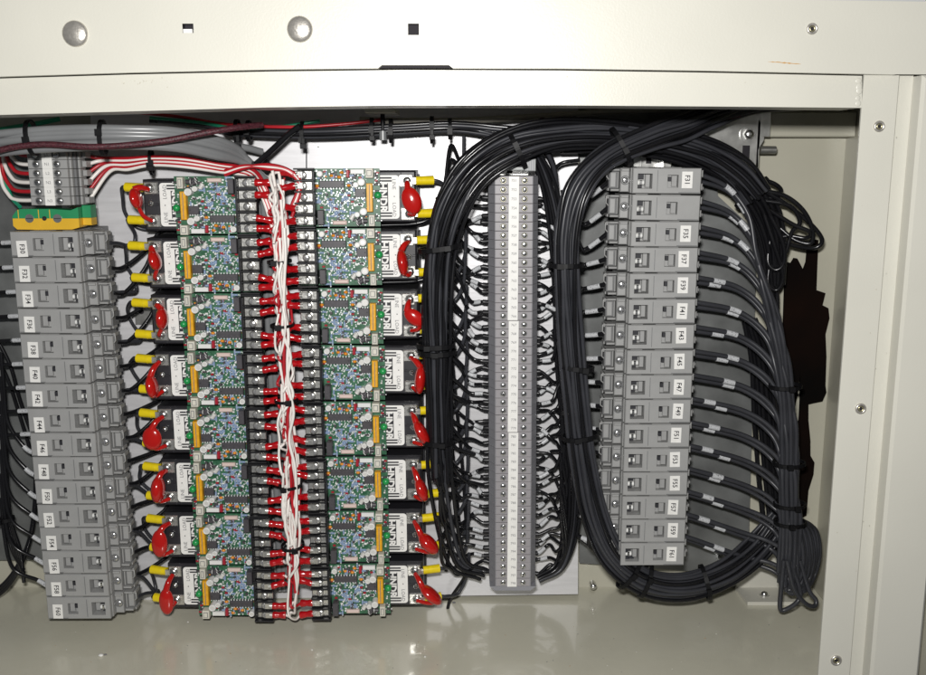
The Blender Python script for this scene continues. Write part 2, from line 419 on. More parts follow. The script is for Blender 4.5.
# ------------------------------------------------------------------ mounting plates
def platebox(pts,y0,y1,n,name,label,bolts=()):
    m_=MB(); q=[P(x,y,y0) for x,y in pts]; m_.prism([(v.x,v.z) for v in q],y0,y1,n)
    org=(q[0].x,y1,min(v.z for v in q)); t=thing(name,org,label,'mounting plate'); m_.build('sheet',t,org)
    return t,org
pl,po=platebox([(90,100),(578,100),(578,594),(105,600.5)],0,3,'plate','mounting_plate','pale aluminium mounting plate behind the circuit boards and the long terminal strip')
for px,py in ((318.5,147),(416.5,138.5),(97,588)):
    c=P(px,py,0); k=MB(); k.cyl((c.x,-.8,c.z),(c.x,-.01,c.z),1.2,'zinc',12); k.cyl((c.x,-.95,c.z),(c.x,-.8,c.z),.6,'hole',8); k.build('rivet',pl,po)
pg,go=platebox([(579.5,110),(708,110),(718,196),(757,232),(748,575),(579.5,563)],9,12,'plate_grey','mounting_plate','dull grey galvanised plate with a cut corner behind the right fuse holders')
pl3,lo3=platebox([(-60,135),(86,135),(102,560),(-60,560)],9,12,'plate_grey','mounting_plate','grey plate behind the left column of fuse holders')
# ------------------------------------------------------------------ DIN rails
def rail(xc,ztop,zbot,y0,label,deep):
    t=thing('mounting_rail',(xc,y0,zbot),label,'rail','slotted rails behind the terminals'); k=MB()
    org=(xc,y0,zbot)
    k.box(xc-9,xc+9,y0-3,y0-.01,zbot,ztop,'zinc'); k.box(xc-13.5,xc-9.01,y0-deep,y0-deep+1.2,zbot,ztop,'zinc',.3); k.box(xc+9.01,xc+13.5,y0-deep,y0-deep+1.2,zbot,ztop,'zinc',.3)
    k.box(xc-9.01,xc-7.8,y0-deep+.1,y0-3.01,zbot,ztop,'zinc'); k.box(xc+7.8,xc+9.01,y0-deep+.1,y0-3.01,zbot,ztop,'zinc')
    for i in range(int((ztop-zbot)/12)):
        z_=zbot+4+i*12; k.box(xc-2,xc+2,y0-3.15,y0-3.02,z_,z_+7,'hole')
    k.build('rail_profile',t,org)

# ================================================================== FUSE HOLDERS
FL0,FL1=P(44.3,244,-60),P(78.5,608,-60)
FR0,FR1=P(667,181,-60),P(652.5,554.5,-60)
pitch=(FL0.z-FL1.z)/15
FONTA=-math.pi/2
def fuse_parts(t,mir,h=pitch*.955):
    """local origin at the back centre of the face; mir=+1 terminal side to the right"""
    H=h/2
    def bx(m_,a,b_,y0,y1,z0,z1,n,ch=0): m_.box(a*mir,b_*mir,y0,y1,z0,z1,n,ch)
    b=MB(); sm=lambda a,b_: (min(a*mir,b_*mir),max(a*mir,b_*mir))
    hl=[]
    for (a,b_,c,d,dp) in ((-7.6,-.4,-4.4,3.9,4.5),(9.6,19.3,-5.2,4.6,9)):
        x0,x1=sm(a,b_); hl.append((x0,x1,c,d,dp))
    x0,x1=sm(-22.6,22.6); b.holes(x0+.5,x1-.5,-H+.5,H-.5,-60,hl,'fuse_grey')
    # chamfer ring + sides
    ring=[(x0+.5,-60,-H+.5),(x1-.5,-60,-H+.5),(x1-.5,-60,H-.5),(x0+.5,-60,H-.5),(x0,-59.4,-H),(x1,-59.4,-H),(x1,-59.4,H),(x0,-59.4,H),(x0,-24,-H),(x1,-24,-H),(x1,-24,H),(x0,-24,H)]
    fs=[]
    for q in range(4):
        j=(q+1)%4; fs += [(q,4+q,4+j,j),(4+q,8+q,8+j,4+j)]
    b.add(ring,fs,'fuse_grey')
    # raised rims on the two long sides, pull-handle step and shallow mould line
    bx(b,22.6,23.4,-56.5,-24,-H+.1,H-.1,'fuse_grey',.3)
    bx(b,-21.8,-8,-60.25,-60.02,-H+.5,-H+1.0,'fuse_dark'); bx(b,6.0,6.4,-60.2,-60.02,-H+1.5,H-1.5,'fuse_dark')
    bx(b,-9.5,3.5,-59,-30,H+.02,H+.45,'fuse_grey',.2); bx(b,12,20,-58,-30,H+.02,H+.45,'fuse_grey',.2)
    b.build('fuse_body',t)
    b=MB(); bx(b,-24,24,-24,-8,-H-.1,H+.1,'fuse_dark',1); bx(b,-16,18,-8,-.2,-H*.8,H*.8,'fuse_dark')
    # nubs on the far end
    bx(b,-26.3,-22.9,-50,-26,-H+2,-H+6.5,'fuse_grey',.6); bx(b,-26.3,-22.9,-50,-26,H-6,H-1.4,'fuse_grey',.6); bx(b,-24.6,-22.8,-53,-26,-H+6.9,H-6.2,'fuse_dark',.4)
    bx(b,-29,-26.4,-42,-34,-H+2.2,-H+4,'fuse_grey',.4)
    b.build('base',t)
    # screw block
    b=MB(); bx(b,23.5,29.4,-52,-30,-H+.6,H-.3,'fuse_grey',.6); bx(b,23.9,29,-53.6,-52.02,H-2.4,H-.8,'fuse_grey',.4)
    sb=b.build('terminal_block',t)
    b=MB(); c=26.3*mir
    b.torus((c,-52.1,0),(0,1,0),2.7,.4,'fuse_dark',18,6); b.cyl((c,-52.6,0),(c,-52.02,0),2.4,'steel',18); b.dome((c,-52.6,0),(0,-1,0),2.2,.7,'steel',18,3)
    b.box(c-1.9,c+1.9,-53.5,-53.25,-.3,.3,'ink_grey'); b.box(c-.3,c+.3,-53.52,-53.27,-1.9,1.9,'ink_grey')
    b.build('screw',sb)
    # cable clamp with side lugs
    b=MB(); bx(b,29.6,36.2,-46,-34,-H+2.6,H-2.4,'fuse_dark',.5)
    bx(b,30.0,31.0,-48.6,-46.02,-H+3,H-2.8,'fuse_grey',.4); bx(b,31.6,35.6,-47.6,-46.02,-H+3.4,H-3.2,'fuse_grey',.5)
    bx(b,29.6,35.4,-50,-38,H-2.3,H-.9,'fuse_grey',.5); bx(b,29.6,35.4,-50,-38,-H+1.0,-H+2.5,'fuse_grey',.5)
    bx(b,36.3,37.6,-48,-40,H-3.4,H-1.0,'fuse_grey',.4); bx(b,36.3,37.2,-48,-40,-H+1.2,-H+3,'fuse_grey',.3)
    b.tube([(35*mir,-49,H-1.6),(38.2*mir,-49.5,H-1.6),(38.4*mir,-49.5,H-6),(36.5*mir,-48,H-8)],.5,'fuse_grey',6)
    b.build('cable_clamp',t)
    # insides of the windows
    b=MB()
    bx(b,-3.2,-1.2,-58.6,-55.6,-.2,2.6,'ink'); bx(b,-7.2,-3.6,-57.4,-55.6,-3.8,3.4,'fuse_grey',.3)
    b.build('indicator',t)
    b=MB(); bx(b,14.6,18.8,-55,-51.1,1.0,4.2,'ink'); b.cyl((14.2*mir,-54.5,-1.4),(18.6*mir,-54.5,-1.4),1.7,'cap_white',10); bx(b,15.6,17.2,-56.5,-54,-2.9,.2,'steel',.3); bx(b,10,13.2,-54,-51.1,-4.6,4.0,'fuse_grey',.4); bx(b,15.5,19,-54.6,-51.1,-4.8,-3.4,'ink')
    b.build('fuse_link',t)
proto={}
for mir in (1,-1):
    t=thing('fuse_holder',(0,0,0),'x','fuse holder'); fuse_parts(t,mir); proto[mir]=t
nums=[str(30+2*i) for i in range(16)]
numsR=['31',None]+[str(35+2*i) for i in range(14)]
first={1:True,-1:True}
# blank lettering plate per holder
holders={m_:[proto[m_]]+[copy_tree(proto[m_]) for _ in range(15)] for m_ in (1,-1)}
for side,mir,A,B,nn in (('left',1,FL0,FL1,nums),('right',-1,FR0,FR1,numsR)):
    for i in range(16):
        t=i/15; c=A.lerp(B,t)
        o=holders[mir][i]
        o.location=(c.x*S,0,(c.z+random.uniform(-.15,.15))*S); o.rotation_euler=(0,math.radians(random.uniform(-.35,.35)+(0.6 if side=='right' and i<2 else 0)),0)
        if nn[i]: o['label']='grey fuse holder in the %s column with the sticker F%s'%(side,nn[i])
        else: o['label']='grey fuse holder without a sticker, second from top of the right column'
        o['group']='grey fuse holders in the %s column'%side; o['category']='fuse holder'
        if nn[i]:
            b=MB(); xc=(-14.6 if mir==1 else 13.2)+random.uniform(-.5,.5); dz=random.uniform(-.4,.4) if side=='left' else random.uniform(-.3,.3)+3.2
            b.box(xc-3.5,xc+3.5,-60.45,-60.3,-7.9+dz,2.9+dz,'white')
            b.text('F'+nn[i],4.7,(xc,-60.5,-2.5+dz),FONTA,'ink',sx=.95,bold=.07); q=b.build('sticker',o); q.rotation_euler=(0,math.radians(random.uniform(-2,2)),0)
zt=FL0.z+20; rail(FL0.x+2,FL0.z+78,FL1.z-6,9,'steel rail behind the left column of fuse holders',9)
rail(FR0.lerp(FR1,.5).x,FR0.z+20,FR1.z-19,9,'steel rail behind the right column of fuse holders, ends showing',17)

# ================================================================== LONG TERMINAL STRIP
T0,T1=P(514,180.6,-46),P(513,582.4,-46)
rail(T0.x-1,T0.z+16,T1.z-10,0,'steel rail under the long terminal strip',8)
tp=(T0.z-T1.z)/47
def term_parts(t,h,wid=13.0,n='term_grey',ns='term_side',sw=7.2,depth=46):
    H=h/2*.965; b=MB()
    b.box(-wid,wid,-depth,-depth+10,-H,H,n,.28)
    b.add([(-wid-.02,-depth+2.2,-H),(-wid-.02,-depth+2.2,H),(-wid-4,-depth+10,H),(-wid-4,-depth+10,-H),(-wid-.02,-6,-H),(-wid-.02,-6,H),(-wid-4,-6,H),(-wid-4,-6,-H)],[(0,1,2,3),(3,2,6,7),(1,5,6,2),(0,3,7,4)],ns)
    b.add([(wid+.02,-depth+2.2,-H),(wid+.02,-depth+2.2,H),(wid+4,-depth+10,H),(wid+4,-depth+10,-H),(wid+.02,-6,-H),(wid+.02,-6,H),(wid+4,-6,H),(wid+4,-6,-H)],[(3,2,1,0),(7,6,2,3),(2,6,5,1),(4,7,3,0)],ns)
    b.box(-wid,wid,-depth+10.02,-6,-H,H,ns)
    for sx_ in (-1,1):
        b.torus((sx_*sw,-depth-.05,0),(0,1,0),H*.70,.28,ns,12,6); b.box(sx_*(wid-.6)-.25,sx_*(wid-.6)+.25,-depth-.12,-depth-.01,-H+.3,H-.3,ns)
    b.build('housing',t)
    for sx_ in (-1,1):
        q=MB(); c=sx_*sw; q.cyl((c,-depth-.02,0),(c,-depth-.25,0),H*.62,'brass',12); q.dome((c,-depth-.25,0),(0,-1,0),H*.60,.5,'steel',12,3)
        a=random.uniform(0,3); d=Vector((math.cos(a),0,math.sin(a)))*H*.55; e=Vector((-d.z,0,d.x))*.22; yy=-depth-.9
        q.add([Vector((c,yy,0))+d+e,Vector((c,yy,0))-d+e,Vector((c,yy,0))-d-e,Vector((c,yy,0))+d-e],[(0,1,2,3)],'ink')
        q.build('screw',t)
pr=[]
for v in range(4):
    t=thing('terminal',(0,0,0),'x','terminal'); term_parts(t,tp); pr.append(t)
for i in range(48):
    c=T0.lerp(T1,i/47); o=pr[i] if i<4 else copy_tree(random.choice(pr))
    o.location=(c.x*S,random.uniform(-.25,.25)*S,c.z*S)
    tag(o,'narrow grey screw terminal, %s from the top of the long strip'%ordinal(i+1),'terminal','grey terminals of the long strip')
for j,(a,b_) in enumerate(((0,15),(16,28),(29,47))):
    k=MB(); A=T0.lerp(T1,a/47); B=T0.lerp(T1,b_/47); hx=3.5
    k.box(A.x-hx,A.x+hx,-47.2,-46.6,A.z+tp*.46,B.z-tp*.46,'white',.15)
    for i in range(a,b_+1):
        c=T0.lerp(T1,i/47); k.text(str(751+i),2.5,(c.x,-47.3,c.z),0,'ink_grey')
    tag(k.build('marker_strip',None,(A.x,-46.6,B.z)),'%s white numbered marker strip down the long terminal strip'%['uppermost','middle','lowest'][j],'marker strip','white marker strips')
# end clamp and end cover
ec=P(513,165.5,-46); t=thing('end_clamp',(ec.x,0,ec.z),'pale grey end clamp with one screw on top of the long terminal strip','end clamp')
k=MB(); k.box(ec.x-11,ec.x+8,-46,-8,ec.z-3.4,ec.z+3.2,'term_light',.6); k.box(ec.x+8.05,ec.x+15.5,-44,-8,ec.z-3.8,ec.z+4.2,'term_light',.5)
for i in range(4): k.box(ec.x+9+i*1.5,ec.x+9.8+i*1.5,-44.4,-44.05,ec.z-3.4,ec.z+3.8,'term_side')
k.box(ec.x-9,ec.x-5,-46.2,-46.02,ec.z-1.2,ec.z+1.6,'hole'); k.box(ec.x+2,ec.x+6,-46.2,-46.02,ec.z-1.2,ec.z+1.6,'hole'); k.box(ec.x-2,ec.x+5,-42,-8,ec.z+3.25,ec.z+7,'term_light',.6)
k.build('clamp_body',t,(ec.x,0,ec.z))
k=MB(); k.cyl((ec.x-1.6,-46.02,ec.z+.2),(ec.x-1.6,-46.8,ec.z+.2),2.4,'steel',16); k.box(ec.x-3.4,ec.x+.2,-46.95,-46.82,ec.z-.1,ec.z+.5,'ink'); k.build('screw',t,(ec.x,0,ec.z))
k=MB(); z0=T1.z-tp*.5; k.prism([(T1.x-17,z0-.1),(T1.x+17,z0-.1),(T1.x+13,z0-3.4),(T1.x-13,z0-3.4)],-45.5,-6,'term_side'); tag(k.build('end_cover',None,(T1.x,-6,z0-3.4)),'grey end cover closing the bottom of the long terminal strip','end cover')

# ================================================================== TOP-LEFT TERMINALS
S0,S1=P(46.5,155,-56),P(50.5,201,-56); sp=(S0.z-S1.z)/5
for i in range(6):
    c=S0.lerp(S1,i/5); t=thing('power_terminal',(c.x,0,c.z),'grey power terminal marked %s in the short block at upper left'%['L1','N1','L2','N2','L3','N3'][i],'terminal','grey power terminals at upper left')
    t.location=(c.x*S,0,c.z*S)
    k=MB(); H=sp/2*.965; k.box(-13,13,-56,-44,-H,H,'fuse_grey',.35)
    for a in range(3): k.box(13.05+a*1.7,14.6+a*1.7,-53+a*3,-38,-H+.05,H-.05,'fuse_dark' if a%2 else 'fuse_grey',.3)
    k.box(-16,-13.05,-48,-10,-H+.05,H-.05,'fuse_dark',.3)
    k.box(-13,13,-43.98,-30,-H,H,'fuse_dark'); k.box(18.2,21,-44,-34,-H*.7,H*.7,'fuse_grey',.4)
    k.box(-3.2,3.4,-56.7,-56.05,-H-.08,H+.08,'white'); k.text(['L1','N1','L2','N2','L3','N3'][i],2.7,(0,-56.8,0),0,'ink_grey')
    k.build('housing',t)
    for sx_ in (-7.6,6.2):
        q=MB(); q.torus((sx_,-56.05,0),(0,1,0),2.3,.35,'fuse_dark',14,6); q.cyl((sx_,-56.5,0),(sx_,-56.02,0),1.9,'brass' if random.random()<.4 else 'steel',14); q.dome((sx_,-56.5,0),(0,-1,0),1.9,.5,'steel',12,3)
        q.box(sx_-1.5,sx_+1.5,-57.2,-57.0,-.3,.3,'ink'); q.build('screw',t)
g=P(46,218.5,-52); t=thing('ground_terminal',(g.x,0,g.z),'green and yellow grounding terminal above the left fuse holders','terminal')
k=MB(); y0=-52; hz=7.2
pts=[(-22.5,1.5),(-19.5,5.2),(-17,6.3),(4,6.3),(17,5.4),(22,7.4),(22,0),(-22.5,0)]
k.prism(pts,y0,-38,'green'); k.prism([(-22.5,-.06),(22,-.06),(22,-6),(17,-7.4),(-6,-7.6),(-20,-7.4),(-22.5,-5)],y0+.01,-38,'yellow_gnd')
k.box(22.05,28,y0+6,-36,0,8.5,'green',.4); k.box(22.05,28,y0+6,-36,-5,-.06,'yellow_gnd',.4)
for a in (-18.6,-5,2.5): k.box(a,a+.5,y0-.15,y0-.01,-7,5.8,'yellow_gnd')
k.build('housing',t)
for a,r in ((-11,2.9),(7.8,2.9),(-1,1.5)):
    q=MB(); q.cyl((a,y0-.5,0),(a,y0-.02,0),r,'zinc' if r>2 else 'hole',16); q.box(a-r*.8,a+r*.8,y0-.65,y0-.52,-.25,.25,'ink'); q.build('screw',t)

# ================================================================== RELAYS WITH CIRCUIT BOARDS
def L(px,py): return ((px-216.5)/1.46,-(py-205)/1.46)
def relay_parts(t):
    x0,_=L(141.5,0); zt_=L(0,180)[1]; zb_=L(0,231)[1]
    b=MB(); b.box(x0,10,-39.00,-1,zb_,zt_,'relay_black',1.2); b.box(x0-1.2,x0-.02,-14,-1,zb_+3,zt_-3,'relay_black',.4)
    lx0=L(158.2,0)[0]; b.box(L(156.3,0)[0]-.3,L(156.3,0)[0]+.3,-39.12,-39.01,zb_+1,zt_-1,'ink')
    b.box(x0+.8,x0+11,-39.50,-39.02,-.8,.8,'relay_black',.3)
    body=b.build('relay_body',t)
    # label plate with lettering
    b=MB(); lz1,lz0=L(0,183.5)[1],L(0,226.5)[1]; lx1=2; r=2.2; pts=[]
    for (cx,cz,a0) in ((lx0+r,lz0+r,180),(lx1-r,lz0+r,270),(lx1-r,lz1-r,0),(lx0+r,lz1-r,90)):
        for q in range(5):
            a=math.radians(a0+q*22.5); pts.append((cx+r*math.cos(a),cz+r*math.sin(a)))
    b.prism(pts,-39.35,-39.02,'white')
    b.text('LOAD',3.6,(lx0+3.6,-39.42,8.6),math.pi/2,'ink_grey',sx=1.0); b.text('LINE',3.6,(lx0+3.6,-39.42,-8.6),math.pi/2,'ink_grey',sx=1.0)
    gx=lx0+7.6
    b.box(gx,gx+12,-39.42,-39.36,-9.4,9.4,'ink')
    for zz in (-12.9,-10.9,10.9,12.9): b.box(gx-2.6+(.0 if abs(zz)<12 else 0),gx+12,-39.42,-39.36,zz-.55,zz+.55,'ink')
    b.text('HNDR',7.2,(gx+3.6,-39.47,0),math.pi/2,'white',sx=.98,bold=.26)
    b.cyl((lx0+3.4,-39.36,-.4),(lx0+3.4,-39.50,-.4),.4,'ink',8)
    b.build('label_plate',t)
    for (px,py,r) in ((148.5,188.5,4.0),(150,221,4.0),(149.5,203.5,2.3)):
        x,z=L(px,py); q=MB(); 
        if r>3:
            q.box(x-3.6,x+5.6,-40.20,-39.02,z-4.0,z+4.0,'tin',.5)
        q.torus((x,-40.30,z),(0,1,0),r*.62,r*.22,'steel',16,6); q.cyl((x,-41.40,z),(x,-40.20,z),r*.72,'steel',16); q.dome((x,-41.40,z),(0,-1,0),r*.70,1.2,'steel',16,4)
        q.box(x-r*.5,x+r*.5,-42.70,-42.40,z-.3,z+.3,'ink'); q.box(x-.3,x+.3,-42.72,-42.42,z-r*.5,z+r*.5,'ink')
        q.build('terminal_screw',t)
    # ---- circuit board
    bx0,bz1=L(176.5,176.8); bx1,bz0=L(257.5,233.4)
    b=MB(); b.box(bx0,bx1,-46.6,-45,bz0,bz1,'pcb')
    for (x,z) in ((bx0+3,bz1-3),(bx0+3,bz0+3),(bx1-16,bz0+3)): b.cyl((x,-45,z),(x,-39.1,z),1.8,'steel',8)
    pc=b.build('circuit_board',t); Y=-46.62
    def sub(name,m_): return m_.build(name,pc)
    def bxp(m_,a,b_,c,d,h,n,ch=.3):
        (xa,za),(xb,zb2)=L(a,b_),L(c,d); m_.box(xa,xb,Y-h,Y,zb2,za,n,ch)
    for q in ((181.5,177.5,187.3,188.5),(182.2,224.3,189.6,233.6)):
        m_=MB(); bxp(m_,*q,6,'beige_box',.4); (xa,za),(xb,zb2)=L(q[0],q[1]),L(q[2],q[3]); m_.box(xa+.9,xb-.9,Y-6.15,Y-6.02,zb2+1.2,za-1.2,'ink_grey'); m_.box(xa+1.3,xb-1.3,Y-6.3,Y-6.17,zb2+1.6,za-1.6,'beige_box'); sub('connector',m_)
    m_=MB(); bxp(m_,183.2,191.4,189.2,219,5,'strip_orange',.4)
    (xa,za),(xb,zb2)=L(183.2,191.4),L(189.2,219); m_.box((xa+xb)/2-.22,(xa+xb)/2+.22,Y-5.15,Y-5.02,zb2+.8,za-.8,'ink_grey'); sub('resistor_network',m_)
    m_=MB(); x,z=L(178.3,207.5); m_.cyl((x,Y,z),(x,Y-2.5,z),2.5,'led_green',16); m_.dome((x,Y-2.5,z),(0,-1,0),2.5,2.2,'led_green',16,4); sub('indicator_lamp',m_)
    for (px,py,r,h) in ((192.3,191.8,3.7,7),(198.6,188.8,2.7,6),(193.7,220.3,3.7,7),(199.3,217.6,2.8,6),(234.4,228.4,3.0,5)):
        m_=MB(); x,z=L(px,py); r/=1.46; m_.cyl((x,Y,z),(x,Y-h,z),r,'cap_white',18); m_.torus((x,Y-h,z),(0,1,0),r*.82,r*.16,'cap_white',16,6); m_.cyl((x,Y-h,z),(x,Y-h-.08,z),r*.62,'cap_top',14); sub('capacitor',m_)
    for (px,py,a) in ((191.8,182.2,0),(197.5,183,.5),(204,186.3,1),(197.3,180.4,.6)):
        m_=MB(); x,z=L(px,py); d=Vector((math.cos(a),0,math.sin(a)))*1.9; c=Vector((x,Y-2.2,z)); m_.cyl(c-d,c+d,1.6,'ic' if px<200 else 'cap_top',12); m_.cyl(c+d*.6,c+d*.8,1.66,'cap_white',12); sub('diode',m_)
    for (a,b_,c,d) in ((211,214.8,235.3,221.6),(190.2,205.6,200.5,213.8)):
        m_=MB(); bxp(m_,a,b_,c,d,3.2,'ic',.3); (xa,za),(xb,zb2)=L(a,b_),L(c,d); n_=8 if c-a>20 else 4
        for i in range(n_):
            x=lerp(xa+1,xb-1,i/(n_-1))
            for (z,s2) in ((za,1),(zb2,-1)): m_.box(x-.32,x+.32,Y-2.6,Y,z+.02*s2,z+s2*1.0,'solder')
        m_.cyl((xa+1.3,Y-3.2,(za+zb2)/2),(xa+1.3,Y-3.26,(za+zb2)/2),.5,'ink',8); sub('ic_chip',m_)
    m_=MB(); bxp(m_,209.6,178.6,223.5,182.6,2.6,'resin_pink',.8); sub('resistor',m_)
    m_=MB(); bxp(m_,231.3,179.3,237.2,193.4,7.5,'ic',.3); sub('module_chip',m_)
    m_=MB(); bxp(m_,191.5,228.2,204.8,232.6,2.4,'cap_white',.3); sub('connector',m_)
    m_=MB(); bxp(m_,205.8,224.6,208.8,232,3.6,'resin_red',.5); sub('diode',m_)
    # the many small parts: dots, chips, little resistors (one mesh)
    rnd=random.Random(3); m_=MB()
    def free(px,py,list_=((181,177,190,235),(190,205,201,215),(210,213,236,223),(188.5,188,202,195),(190,216,202,224),(209,178,224,183.5),(230,178.5,238,194),(191,227.5,205,233),(231,225,238,232))):
        return not any(a<=px<=c and b2<=py<=d for a,b2,c,d in list_)
    for i in range(520):
        px=rnd.uniform(178,238.5); py=rnd.uniform(178,232.3)
        if not free(px,py): continue
        x,z=L(px,py); core=(203<px<237 and 184<py<213)
        k_=rnd.random(); horiz=rnd.random()<.5
        if k_<.52: m_.cyl((x,Y,z),(x,Y-.5,z),rnd.uniform(.35,.75),'solder',6)
        elif k_<.62: a=rnd.uniform(.6,1.0); m_.box(x-a,x+a,Y-1,Y,z-.5,z+.5,'cap_white',.2)
        elif k_<.86:
            n_='resin_blue' if (core or rnd.random()<.45) else 'ic'
            a,c=(1.5,.62) if horiz else (.62,1.5); m_.box(x-a,x+a,Y-1.3-rnd.random()*.5,Y,z-c,z+c,n_,.35)
            for s2 in (-1,1): m_.cyl((x+s2*(a+.5)*(a>1),Y,z+s2*(c+.5)*(c>1)),(x+s2*(a+.5)*(a>1),Y-.7,z+s2*(c+.5)*(c>1)),.42,'solder',6)
        elif k_<.92: m_.box(x-1,x+1,Y-1.4,Y,z-.6,z+.6,'resin_red',.3)
        elif k_<.96: m_.box(x-.8,x+.8,Y-2,Y,z-.8,z+.8,'ic',.2)
        else: m_.box(x-.6,x+.6,Y-1.6,Y,z-.5,z+.5,'resin_orange',.3)
    for (px,py) in ((207,217),(238,216.6),(216,225),(223.5,226.5),(213.5,229.6)):
        x,z=L(px,py); m_.ball((x,Y-1.2,z),1.5,1.3,1.1,'resin_orange',seg=10,rings=6)
    sub('surface_components',m_)
    # ---- barrier strip with five plated screws
    ax0,_=L(238.8,0); ax1,_=L(258.8,0); z1_,z0_=bz1-1.5,bz0+1.5
    b=MB(); b.box(ax0,ax1,-51,Y,z0_,z1_,'black_plastic',.4)
    zs_=[L(0,y)[1] for y in (183,194.7,205.8,216.9,227.3)]
    edges=[zs_[0]+4.1]+[(zs_[i]+zs_[i+1])/2 for i in range(4)]+[zs_[4]-4.1]
    for e in edges: b.box(ax0+.2,ax1,-56.5,-51.02,e-.55,e+.55,'black_plastic',.25)
    b.box(ax0,ax0+1.6,-55.5,-51.02,z0_,z1_,'black_plastic',.3)
    bs=b.build('barrier_strip',t)
    for i,z in enumerate(zs_):
        q=MB(); x=(ax0+ax1)/2+.6; q.box(ax0+1.8,ax1-.4,-52.4,-51.05,z-2.9,z+2.9,'tin',.4)
        q.cyl((x,-52.4,z),(x,-54.2,z),2.6,'tin',14); q.dome((x,-54.2,z),(0,-1,0),2.6,.9,'tin',14,3); q.box(x-1.8,x+1.8,-55.2,-55.0,z-.3,z+.3,'ink_grey'); q.box(x-.3,x+.3,-55.25,-55.05,z-1.8,z+1.8,'ink_grey')
        q.build('terminal_screw',bs)
RL0,RL1=P(216.5,205,-46),P(235.5,590,-46)
RR0,RR1=P(339.7,197.5,-46),P(353,588.5,-46)
proto_r=thing('relay_module',(0,0,0),'x','relay'); relay_parts(proto_r)
VL=[(136,200,7,17,-12),(155,262,6,17,-14),(162,320,7.5,18,0),(152,388,7,19,-8),(152,440,17,19,0),(158,491,12,22,4),(159.5,545,14,23,2),(166.5,603,13,22,0)]
VR=[(411.5,202,17,22,-20),(402.5,264,9,22,-8),(414.5,319,13,19,-52),(420,381,7,24,4),(421.5,434,10,22,-28),(421.5,491,9,20,-20),(428.5,545,12,21,-42),(431,596,8,22,-48)]
LUGS=[]; BAR=[]
relays=[proto_r]+[copy_tree(proto_r) for _ in range(15)]
for side,A,B,rot in (('left',RL0,RL1,0),('right',RR0,RR1,180)):
    for i in range(8):
        t=i/7; c=A.lerp(B,t); o=relays[i+(8 if side=='right' else 0)]
        dz=random.uniform(-.25,.25); o.location=((c.x+random.uniform(-.3,.3))*S,0,(c.z+dz)*S); jr=random.uniform(-.4,.4); o.rotation_euler=(0,math.radians(rot+jr),0)
        tag(o,'black relay with green circuit board on top, %s from the top of the %s row'%(ordinal(i+1),side),'relay','relay modules of the %s row'%side)
        sg=1 if side=='left' else -1
        cw=Vector((c.x,0,c.z))
        def G(px,py,Y): x,z=L(px,py); return Vector((cw.x+sg*x,Y,cw.z+sg*z))
        s1,s2=G(148.5,188.5,-41.5),G(150,221,-41.5)
        up,dn=(s1,s2) if s1.z>s2.z else (s2,s1)
        LUGS.append((side,i,'upper',up,sg)); LUGS.append((side,i,'lower',dn,sg))
        for py in (183,194.7,216.9,227.3): BAR.append((side,i,G(253,py,-54.5),sg))
        # varistor
        vx,vy,vw,vh,va=(VL if side=='left' else VR)[i]
        vc=P(vx,vy,-49); sc=scale_at(vy,-49); vy-=1.5; vw=max(vw,10)*1.15; vh*=1.27; vc=P(vx,vy,-49); q=MB()
        R=Matrix.Rotation(math.radians(va),3,'Y')
        th=3.0; q.ball(vc,max(th,vw*sc/2),(7.5 if vw<14 else 3.0),vh*sc/2,'varistor',R,18,12)
        top=vc+R@Vector((0,0,vh*sc*.40)); bot=vc+R@Vector((0,0,-vh*sc*.38))
        q.tube(spline([top,lerp(top,up,.5)+Vector((0,-2,1)),up+Vector((0,-1,-1))],4),1.9,'varistor',8,rf=lambda u:2.5-.8*u)
        q.tube(spline([bot,lerp(bot,dn,.5)+Vector((-sg*1,-1,-1.5)),dn+Vector((0,-.5,0))],4),1.5,'varistor',8)
        Mi=Matrix.Rotation(math.radians(-rot-jr),3,'Y'); org=Vector((o.location.x/S,0,o.location.z/S))
        q.v=[tuple(Mi@(Vector(v)-org)) for v in q.v]
        q.build('varistor',o)

